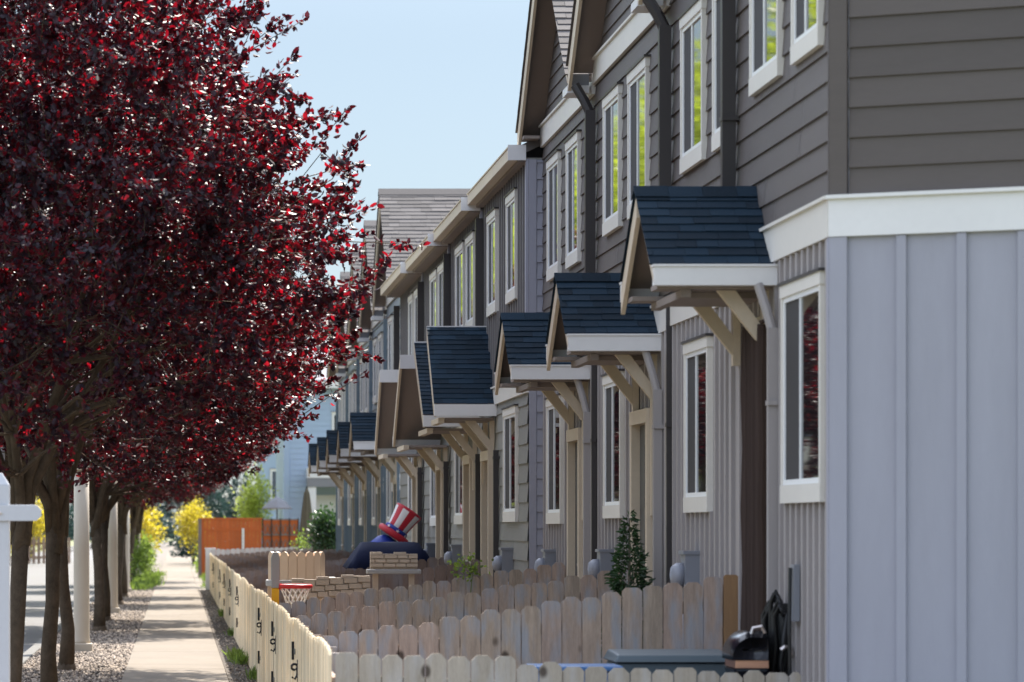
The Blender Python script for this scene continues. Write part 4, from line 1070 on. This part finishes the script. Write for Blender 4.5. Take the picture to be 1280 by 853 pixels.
# play castle
e = empty('play_castle', (1.3, 39.2, 0.1), 'tan plastic toy castle with scalloped tower panel and stone patterned walls', 'play castle')
mb = MB(); nP = 8; cy0 = 39.0
arc = [(1.30 + 0.34 * math.sin(a), 38.9 - 0.30 * math.cos(a) + 0.30) for a in np.linspace(-1.15, 1.15, nP + 1)]
xs = np.linspace(1.03, 1.60, nP + 1)
for k in range(nP):
    (xa, ya), (xb, yb) = arc[k], arc[k + 1]
    dx, dy = xb - xa, yb - ya; L = math.hypot(dx, dy); ux, uy = dx / L, dy / L
    pr = []
    for t, z in ((0.03, 1.17), (0.97, 1.17), (0.97, 1.43), (0.8, 1.465), (0.5, 1.48), (0.2, 1.465), (0.03, 1.43)):
        pr.append((xa + dx * t, ya + dy * t, z))
    mb.extr(pr, (-uy * 0.04, ux * 0.04, 0))
mb.build('tower_panel', M['plastic_tan'], e)
mb = MB(); mb.prism([(arc[0][0] - 0.02, arc[0][1])] + [(a[0], a[1] - 0.03) for a in arc] + [(arc[-1][0] + 0.03, arc[-1][1]), (1.65, 39.7), (0.98, 39.7)], 1.10, 1.168); mb.build('tower_floor', M['plastic_grey'], e, bevel=0.01)
for px_, py_ in ((1.02, 39.15), (1.58, 39.15), (1.03, 39.66), (1.6, 39.66)):
    mb = MB(); mb.box(px_ - 0.03, px_ + 0.03, py_ - 0.03, py_ + 0.03, 0.0, 1.10); mb.build('tower_leg', M['plastic_tan'], e)
mb = MB(); mb.box(1.54, 1.72, 38.92, 39.04, 1.16, 1.205); mb.build('slide_lip', M['plastic_grey'], e, bevel=0.015)
def stone_wall(x0, x1, y, z0, z1, name, cren=True, tone='plastic_stone', rise=0.0):
    mb = MB(); rows = 3; hz = (z1 - z0) / rows
    mb.hexa([(x0, y, z0 - 0.02), (x1, y, z0 - 0.02 + rise), (x1, y + 0.1, z0 - 0.02 + rise), (x0, y + 0.1, z0 - 0.02), (x0, y, z1), (x1, y, z1 + rise), (x1, y + 0.1, z1 + rise), (x0, y + 0.1, z1)])
    for r in range(rows):
        x = x0 - (0.07 if r % 2 else 0)
        while x < x1:
            w = random.uniform(0.11, 0.16); a, b = max(x, x0), min(x + w - 0.012, x1)
            if b - a > 0.03:
                za = z0 + hz * r + rise * (a - x0) / (x1 - x0); mb.box(a, b, y - 0.03, y - 0.001, za + 0.006, za + hz - 0.006)
            x += w
    if cren:
        x = x0; k = 0
        while x < x1 - 0.05:
            za = z1 + rise * (x - x0) / (x1 - x0)
            mb.box(x, min(x + 0.13, x1), y - 0.012, y + 0.112, za - 0.002, za + (0.028 if k % 2 == 0 else 0.008)); x += 0.132; k += 1
    o = mb.build(name, [M[tone], M['mortar']], e); o.data.polygons.foreach_set('material_index', [1] * 6 + [0] * (len(o.data.polygons) - 6)); return o
stone_wall(1.22, 2.05, 38.2, 0.98, 1.17, 'stone_wall', rise=0.06)
w2 = stone_wall(2.14, 2.66, 39.8, 1.30, 1.44, 'stone_parapet')
mb = MB(); mb.box(2.10, 2.70, 39.76, 39.98, 1.225, 1.275); mb.build('ledge', M['plastic_grey'], e, bevel=0.01)
for px_ in (2.2, 2.6):
    mb = MB(); mb.box(px_ - 0.03, px_ + 0.03, 39.85, 39.91, 0.2, 1.225); mb.build('parapet_leg', M['plastic_stone'], e)

# navy tarp over a table
e = empty('covered_table', (2.8, 49.0, 0.3), 'garden table under a navy tarp, in front of the striped hat', 'covered table')
mb = MB(); nu, nv = 16, 8; g = {}
for i in range(nu + 1):
    for j in range(nv + 1):
        s, t = i / nu * 2 - 1, j / nv * 2 - 1
        q = max(abs(s), abs(t)); drop = max(0, (q - 0.62) / 0.38)
        g[i, j] = mb.vert((2.89 + s * 0.60, 49.0 + t * 0.8, 1.535 - 0.33 * drop ** 1.1 + 0.010 * math.sin(7 * s + 3 * t) - 0.015 * abs(math.sin(9 * s * t + 5 * t)) * drop))
for i in range(nu):
    for j in range(nv): mb.f.append((g[i, j], g[i + 1, j], g[i + 1, j + 1], g[i, j + 1])); mb.mi.append(0)
t_ = mb.build('tarp', M['navy'], e, True); sm = t_.modifiers.new('solid', 'SOLIDIFY'); sm.thickness = 0.01
for sx in (-0.33, 0.33):
    for sy in (-0.42, 0.42):
        mb = MB(); mb.box(2.89 + sx - 0.03, 2.89 + sx + 0.03, 49 + sy - 0.03, 49 + sy + 0.03, 0.1, 1.50); mb.build('leg', M['wood_red'], e)

# inflatable with a striped hat
e = empty('inflatable_decoration', (3.1, 50.8, 0.3), 'blue inflatable decoration wearing a tall red and white striped top hat', 'decoration')
mb = MB(); rb = Matrix.Rotation(0.2, 3, 'Y')
mb.lathe((2.92, 50.8, 1.20), [(0.10, -0.85), (0.26, -0.6), (0.30, -0.2), (0.28, 0.15), (0.2, 0.33), (0.08, 0.42), (0.0, 0.44)], 18); mb.build('body', M['fabric_blue'], e, True)
rot = Matrix.Rotation(math.radians(34), 3, 'Y'); hc = Vector((3.07, 50.8, 1.66))
n = 24; mi = [1 if (k // 2) % 2 == 0 else 0 for k in range(n)]
mb = MB(); mb.lathe(hc, [(0.150, 0.03), (0.158, 0.12), (0.178, 0.24), (0.202, 0.345), (0.205, 0.36)], n, mi=mi, rot=rot); 
mb.build('hat_crown', [M['fabric_red'], M['fabric_white']], e, True)
mb = MB(); mb.lathe(hc, [(0.0, 0.355), (0.205, 0.355), (0.20, 0.385), (0.12, 0.40), (0.0, 0.40)], n, rot=rot); mb.build('hat_top', M['fabric_red'], e, True)
mb = MB(); mb.lathe(hc, [(0.155, -0.005), (0.17, 0.0), (0.175, 0.06), (0.17, 0.075), (0.155, 0.08)], n, rot=rot); mb.build('hat_band', M['fabric_blue'], e, True)
mb = MB()
for k in range(7):
    a = 2 * math.pi * k / 7 + 3.9
    q = hc + rot @ Vector((0.176 * math.cos(a), 0.176 * math.sin(a), 0.037)); s5 = []
    ax = rot @ Vector((-math.sin(a), math.cos(a), 0)); ay = rot @ Vector((0, 0, 1)); an = rot @ Vector((math.cos(a), math.sin(a), 0))
    for j in range(10):
        rr = 0.032 if j % 2 == 0 else 0.014; b = math.pi / 2 + j * math.pi / 5
        s5.append(tuple(q + ax * rr * math.cos(b) + ay * rr * math.sin(b)))
    mb.extr(s5, tuple(an * 0.004))
mb.build('hat_stars', M['fabric_white'], e)
mb = MB(); pts = [tuple(hc + rot @ Vector((0.20 * math.cos(a), 0.20 * math.sin(a), -0.02))) for a in np.linspace(0, 2 * math.pi, 29)]; mb.tube(pts, 0.045, 10); mb.build('hat_brim', M['fabric_red'], e, True)

# closed parasol
e = empty('closed_parasol', (3.52, 97.5, 0.3), 'closed brown parasol in front of the white garage door', 'parasol')
mb = MB(); mb.tube([(3.52, 97.5, 0.0), (3.52, 97.5, 2.84)], 0.025, 8); mb.build('pole', M['black'], e)
mb = MB(); rings = [(0.02, 2.80), (0.07, 2.65), (0.12, 2.2), (0.17, 1.7), (0.21, 1.25), (0.20, 1.12)]
n = 24
for k in range(len(rings)):
    for j in range(n):
        r0, z0 = rings[k]; rr = r0 * (1 + 0.16 * (j % 3 == 0) - 0.1 * (j % 3 == 1)); a = 2 * math.pi * j / n; mb.vert((3.52 + rr * math.cos(a), 97.5 + rr * math.sin(a), z0))
for k in range(len(rings) - 1):
    for j in range(n): mb.f.append((k * n + j, k * n + (j + 1) % n, (k + 1) * n + (j + 1) % n, (k + 1) * n + j)); mb.mi.append(0)
mb.build('canopy', M['canvas'], e)

# storage box, blue tub, grill, hanging straps by the near door
e = empty('storage_box', (3.0, 22.9, 0.3), 'grey green resin storage box behind the front fence', 'storage box')
mb = MB(); mb.box(2.78, 3.52, 22.75, 23.3, 0.30, 0.885); mb.build('body', M['box_green'], e, bevel=0.015)
mb = MB(); mb.hexa([(2.76, 22.72, 0.89), (3.54, 22.72, 0.89), (3.54, 23.33, 0.89), (2.76, 23.33, 0.89), (2.79, 22.76, 0.935), (3.51, 22.76, 0.935), (3.51, 23.30, 0.955), (2.79, 23.30, 0.955)]); mb.build('lid', M['box_green'], e, bevel=0.01)
e = empty('plastic_tub', (2.45, 22.4, 0.25), 'bright blue plastic tub just showing above the front fence', 'tub')
mb = MB(); mb.hexa([(2.28, 22.3, 0.25), (2.68, 22.3, 0.25), (2.68, 22.6, 0.25), (2.28, 22.6, 0.25), (2.22, 22.25, 0.85), (2.74, 22.25, 0.85), (2.74, 22.66, 0.85), (2.22, 22.66, 0.85)]); mb.build('body', M['tarp_blue'], e, bevel=0.02)
mb = MB(); mb.box(2.20, 2.76, 22.23, 22.68, 0.851, 0.885); mb.build('rim', M['tarp_blue'], e, bevel=0.01)

e = empty('barbecue_grill', (3.34, 21.9, 0.35), 'black barbecue grill with domed lid against the nearest porch wall', 'barbecue')
x0, x1, yb0, yb1 = 3.355, 3.57, 21.68, 22.1
prof = [(x0 - 0.015, 0.943)] + [(x0 + 0.115 - 0.13 * math.cos(t_a), 0.965 + 0.15 * math.sin(t_a)) for t_a in np.linspace(0.05, 1.45, 10)] + [(x1 - 0.02, 1.112), (x1, 1.09), (x1, 0.943)]
mb = MB(); cxg = (x0 + x1) / 2
rings_g = []
for (yy, k_) in ((yb0 - 0.004, 0.80), (yb0 + 0.02, 0.93), (yb0 + 0.07, 1.0), (yb1 - 0.07, 1.0), (yb1 - 0.02, 0.93), (yb1 + 0.004, 0.80)):
    rings_g.append([mb.vert((cxg + (x - cxg) * (0.6 + 0.4 * k_), yy, 0.943 + (z - 0.943) * k_)) for x, z in prof])
np_ = len(prof)
for r0, r1 in zip(rings_g[:-1], rings_g[1:]):
    for k in range(np_): mb.f.append((r0[k], r0[(k + 1) % np_], r1[(k + 1) % np_], r1[k])); mb.mi.append(0)
mb.f.append(tuple(rings_g[0])); mb.mi.append(0); mb.f.append(tuple(rings_g[-1][::-1])); mb.mi.append(0)
lid = mb.build('lid', M['lid_black'], e, True)
mb = MB(); mb.box(x0 + 0.01, x1 - 0.004, yb0 + 0.01, yb1 - 0.01, 0.895, 0.940); mb.build('band', M['copper'], e)
mb = MB(); mb.hexa([(x0 + 0.05, yb0 + 0.05, 0.74), (x1 - 0.03, yb0 + 0.05, 0.74), (x1 - 0.03, yb1 - 0.05, 0.74), (x0 + 0.05, yb1 - 0.05, 0.74), (x0, yb0, 0.892), (x1, yb0, 0.892), (x1, yb1, 0.892), (x0, yb1, 0.892)]); mb.build('firebox', M['lid_black'], e, bevel=0.015)
mb = MB(); mb.tube([(x0 + 0.19, yb0 + 0.02, 1.105), (x0 + 0.17, yb0 + 0.02, 1.145), (x0 + 0.12, yb0 + 0.03, 1.135), (x0 + 0.11, yb0 + 0.03, 1.10)], 0.012, 8); mb.build('handle', M['steel'], lid)
mb = MB(); mb.box(x0 + 0.055, x0 + 0.085, yb0 - 0.004, yb0 - 0.0005, 1.0, 1.012); mb.build('badge', M['steel'], lid)
for sx in (x0 + 0.05, x1 - 0.05):
    for sy in (yb0 + 0.07, yb1 - 0.07):
        mb = MB(); mb.tube([(sx, sy, 0.33), (sx, sy, 0.745)], 0.014, 8); mb.build('leg', M['black'], e)

e = empty('hanging_straps', (3.69, 21.95, 0.5), 'bundle of black straps and tubes hanging on the nearest wall', 'straps')
for k, (xo, ya, zt, zb) in enumerate(((0.0, 21.95, 1.33, 0.35), (0.03, 21.87, 1.30, 0.4), (-0.03, 22.02, 1.28, 0.5), (0.01, 21.90, 1.35, 0.45), (-0.045, 21.93, 1.25, 0.38), (0.02, 21.80, 1.27, 0.62))):
    mb = MB(); x = 3.675 + xo * 0.6
    pts = [(x, ya, zb), (x - 0.03, ya + 0.02, zb + 0.3), (x + 0.01, ya, zb + 0.6), (x - 0.01, ya, zt - 0.06), (x - 0.03, ya + 0.03, zt), (x - 0.06, ya + 0.05, zt - 0.08), (x - 0.05, ya + 0.06, zb + 0.4), (x - 0.08, ya + 0.07, zb + 0.1)]
    mb.tube(pts, 0.017, 7); mb.build('strap', M['black'], e, True)
mb = MB(); mb.box(3.66, 3.744, 21.86, 22.04, 1.22, 1.28); mb.build('hook_plate', M['black'], e)
mb = MB(); mb.tube([(3.66, 21.8, 1.0), (3.68, 21.8, 1.02), (3.71, 21.8, 1.015), (3.725, 21.8, 0.97)], 0.014, 8); mb.build('hook', M['steel'], e)

# ------------------------------------------------------------------ far things
# orange fence with lattice end
e = empty('orange_fence', (0.85, 125, 0), 'tall orange stained board fence at the end of the row, with a lattice stretch', 'fence')
fr = Frame((0, 125, 0), (1, 0, 0), (0, -1, 0))
mb = MB(); x = 0.85
while x < 2.95:
    fr.box(mb, x, x + 0.135, 0.0, 2.0 + random.uniform(-0.01, 0.01), 0.0, 0.02); x += 0.14
mb.build('boards', M['wood_orange'], e)
mb = MB(); mb.box(0.78, 3.0, 124.96, 125.05, 2.0, 2.06); mb.box(0.85, 2.98, 124.965, 124.98, 1.62, 1.70); mb.build('cap_rail', M['wood_orange'], e)
mb = MB(); mb.box(0.74, 0.86, 124.94, 125.06, 0, 2.03); mb.build('post', M['wood_red'], e)
mb = MB(); mb.box(2.26, 2.34, 124.93, 124.975, 0.6, 1.7); mb.build('post', M['white'], e)
mb = MB()
for k in range(4):
    xa = 3.0 + k * 0.31
    for z in (0.9, 1.45, 1.98): mb.box(xa, xa + 0.3, 124.99, 125.01, z, z + 0.05)
    for r in range(2):
        for c in range(2):
            x_, z_ = xa + 0.15 * c, 0.95 + 0.55 * r
            mb.extr([(x_, 125, z_), (x_ + 0.025, 125, z_), (x_ + 0.15, 125, z_ + 0.35), (x_ + 0.125, 125, z_ + 0.35)], (0, 0.012, 0)); mb.extr([(x_ + 0.125, 125.013, z_), (x_ + 0.15, 125.013, z_), (x_ + 0.025, 125.013, z_ + 0.35), (x_, 125.013, z_ + 0.35)], (0, 0.012, 0))
mb.build('lattice', M['wood_red'], e)
mb = MB(); mb.box(2.99, 4.24, 125.05, 125.07, 0.1, 2.02); mb.build('lattice_backing', M['wood_orange'], e)
for k in range(5):
    mb = MB(); xa = 2.98 + k * 0.31; mb.box(xa - 0.02, xa + 0.02, 124.95, 124.985, 0.2, 2.05); mb.build('lattice_post', M['black'], e)

# blue house with garage closing the row
e = empty('house', (4.6, 130, 0), 'pale blue house with white garage door closing the end of the row', 'house')
HY = 130.0
f4 = Frame((0, HY, 0), (1, 0, 0), (0, -1, 0))
mb = MB(); mb.box(3.86, 15, HY + 0.01, HY + 10, -0.2, 6.75); mb.build('wall', M['blue_wall'], e)
mb = MB(); lap_siding(mb, f4, 3.87, 15, 0, 6.7, 0.2); mb.build('siding', M['blue_wall'], e)
mb = MB(); mb.box(3.7, 15.2, HY - 0.4, HY + 10.3, 6.75, 6.98); r_ = mb.build('roof', M['white'], e)
mb = MB(); mb.extr([(3.6, HY - 0.4, 6.985), (15.3, HY - 0.4, 6.985), (15.3, HY + 5, 8.7), (3.6, HY + 5, 8.7)], (0, 0, 0.05)); mb.extr([(3.6, HY + 5, 8.7), (15.3, HY + 5, 8.7), (15.3, HY + 10.4, 6.985), (3.6, HY + 10.4, 6.985)], (0, 0, 0.05)); mb.build('shingles', M['roof_far'], r_)
mb = MB(); f4.box(mb, 3.86, 4.06, 0, 6.7, 0.0, 0.05); mb.build('corner_board', M['blue_wall'], e)
mb = MB(); mb.box(4.68, 9.5, HY - 1.4, HY, 3.50, 3.86); mb.build('porch_fascia', M['white'], e)
mb = MB(); mb.box(4.68, 9.5, HY - 1.38, HY, 3.18, 3.495); mb.build('porch_soffit', M['roof_far'], e)
mb = MB(); mb.box(4.70, 4.98, HY - 1.35, HY - 1.1, 0, 3.175); mb.build('porch_column', M['white'], e)
mb = MB(); f4.box(mb, 5.02, 8.4, 0, 2.9, 0.0, 0.05)
for k in range(4): f4.box(mb, 5.06, 8.36, 0.05 + 0.7 * k, 0.71 + 0.7 * k, 0.05, 0.065)
mb.build('garage_door', M['white'], e)
window(e, f4, 5.6, 6.8, 4.4, 5.9)
# a further blue house left of it
e = empty('house', (3.4, 158, 0), 'pale blue house with dark upstairs window behind the lime green tree', 'house')
f5 = Frame((0, 158, 0), (1, 0, 0), (0, -1, 0))
mb = MB(); mb.box(3.7, 8.5, 158.01, 166, -0.2, 5.6); mb.build('wall', M['blue_wall'], e)
mb = MB(); mb.extr([(3.4, 157.6, 5.6), (8.9, 157.6, 5.6), (8.9, 162, 7.6), (3.4, 162, 7.6)], (0, 0, 0.1)); mb.extr([(3.4, 162, 7.6), (8.9, 162, 7.6), (8.9, 166.4, 5.6), (3.4, 166.4, 5.6)], (0, 0, 0.1)); mb.build('roof', M['roof_far'], e)
window(e, f5, 4.1, 4.85, 2.5, 4.3)
# patio parasol, grey, open, behind lattice
e = empty('open_parasol', (3.55, 127.5, 0), 'open grey patio parasol peeping over the orange lattice', 'parasol')
mb = MB(); mb.tube([(3.55, 127.5, 0), (3.55, 127.5, 2.75)], 0.025, 8); mb.build('pole', M['black'], e)
mb = MB(); mb.lathe((3.55, 127.5, 0), [(0.52, 2.38), (0.53, 2.42), (0.3, 2.66), (0.02, 2.82), (0.0, 2.83)], 8); mb.build('canopy', M['roof_far'], e)

# picket fence across the road
e = empty('roadside_fence', (-9.0, 172, 0), 'tan picket fence across the road, seen between the plum trunks', 'fence')
fr = Frame((0, 172, 0), (1, 0, 0), (0, -1, 0)); mb = MB(); x = -10.5
while x < -5.2:
    picket(mb, fr, x, x + 0.14, 0.0, 1.25); x += 0.24
mb.build('pickets', M['wood_far'], e)
mb = MB(); mb.box(-10.5, -5.2, 172.004, 172.05, 0.9, 1.0); mb.box(-10.5, -5.2, 172.004, 172.05, 0.25, 0.35); mb.build('rail', M['wood_new'], e)

# ------------------------------------------------------------------ light, camera
sd = Vector((0.26, 0.78, 0.99)).normalized()
sun = bpy.data.lights.new('sun', 'SUN'); sun.energy = 3.5; sun.angle = math.radians(0.5); sun.color = (1.0, 0.93, 0.83)
so = bpy.data.objects.new('sun', sun); COL.objects.link(so); so.rotation_euler = sd.to_track_quat('Z', 'Y').to_euler(); so.location = (10, 20, 30)
w = bpy.data.worlds.new('World'); SC.world = w; w.use_nodes = True
nt = w.node_tree; bg = nt.nodes['Background']; sk = nt.nodes.new('ShaderNodeTexSky'); sk.sky_type = 'NISHITA'; sk.sun_disc = False
sk.sun_elevation = math.asin(sd.z); sk.sun_rotation = math.atan2(sd.x, sd.y); sk.air_density = 1.0; sk.dust_density = 0.6; sk.ozone_density = 1.5
tc = nt.nodes.new('ShaderNodeTexCoord'); sx = nt.nodes.new('ShaderNodeSeparateXYZ'); mr = nt.nodes.new('ShaderNodeMapRange')
nt.links.new(tc.outputs['Generated'], sx.inputs[0]); nt.links.new(sx.outputs['Z'], mr.inputs['Value'])
mr.interpolation_type = 'SMOOTHSTEP'; mr.inputs['From Min'].default_value = 0.13; mr.inputs['From Max'].default_value = 0.42; mr.inputs['To Min'].default_value = 0.205; mr.inputs['To Max'].default_value = 1.36
hs = nt.nodes.new('ShaderNodeHueSaturation'); hs.inputs['Saturation'].default_value = 0.45
nt.links.new(sk.outputs[0], hs.inputs['Color']); nt.links.new(mr.outputs[0], hs.inputs['Value'])
mxw = nt.nodes.new('ShaderNodeMix'); mxw.data_type = 'RGBA'; mxw.blend_type = 'MULTIPLY'; mxw.inputs[0].default_value = 1.0
cr = nt.nodes.new('ShaderNodeMapRange'); cr.inputs['From Min'].default_value = 0.13; cr.inputs['From Max'].default_value = 0.4
cmx = nt.nodes.new('ShaderNodeMix'); cmx.data_type = 'RGBA'; cmx.inputs[6].default_value = (0.85, 0.975, 1.09, 1); cmx.inputs[7].default_value = (1, 1, 1, 1)
nt.links.new(sx.outputs['Z'], cr.inputs['Value']); nt.links.new(cr.outputs[0], cmx.inputs[0])
nt.links.new(hs.outputs[0], mxw.inputs[6]); nt.links.new(cmx.outputs[2], mxw.inputs[7])
nt.links.new(mxw.outputs[2], bg.inputs['Color']); bg.inputs['Strength'].default_value = 0.15

cam = bpy.data.cameras.new('camera'); co = bpy.data.objects.new('camera', cam); COL.objects.link(co)
co.location = (0, 0, EYE); co.rotation_euler = (math.pi / 2, 0, 0)
cam.sensor_width = 36; cam.lens = F / 1280 * 36; cam.shift_x = (640 - PX) / 1280; cam.shift_y = (PY - 426.5) / 1280
cam.clip_start = 0.5; cam.clip_end = 2000
cam.dof.use_dof = True; cam.dof.focus_distance = 35; cam.dof.aperture_fstop = 4.0
SC.camera = co
for o in bpy.data.objects:
    if '_o' in o: del o['_o']
SC.view_settings.view_transform = 'Standard'; SC.view_settings.look = 'None'; SC.view_settings.gamma = 1.0; SC.view_settings.use_curve_mapping = False
SC.view_settings.exposure = 1.66
SC.cycles.max_bounces = 8; SC.cycles.diffuse_bounces = 4; SC.cycles.transmission_bounces = 4; SC.cycles.transparent_max_bounces = 4
SC.cycles.use_denoising = True
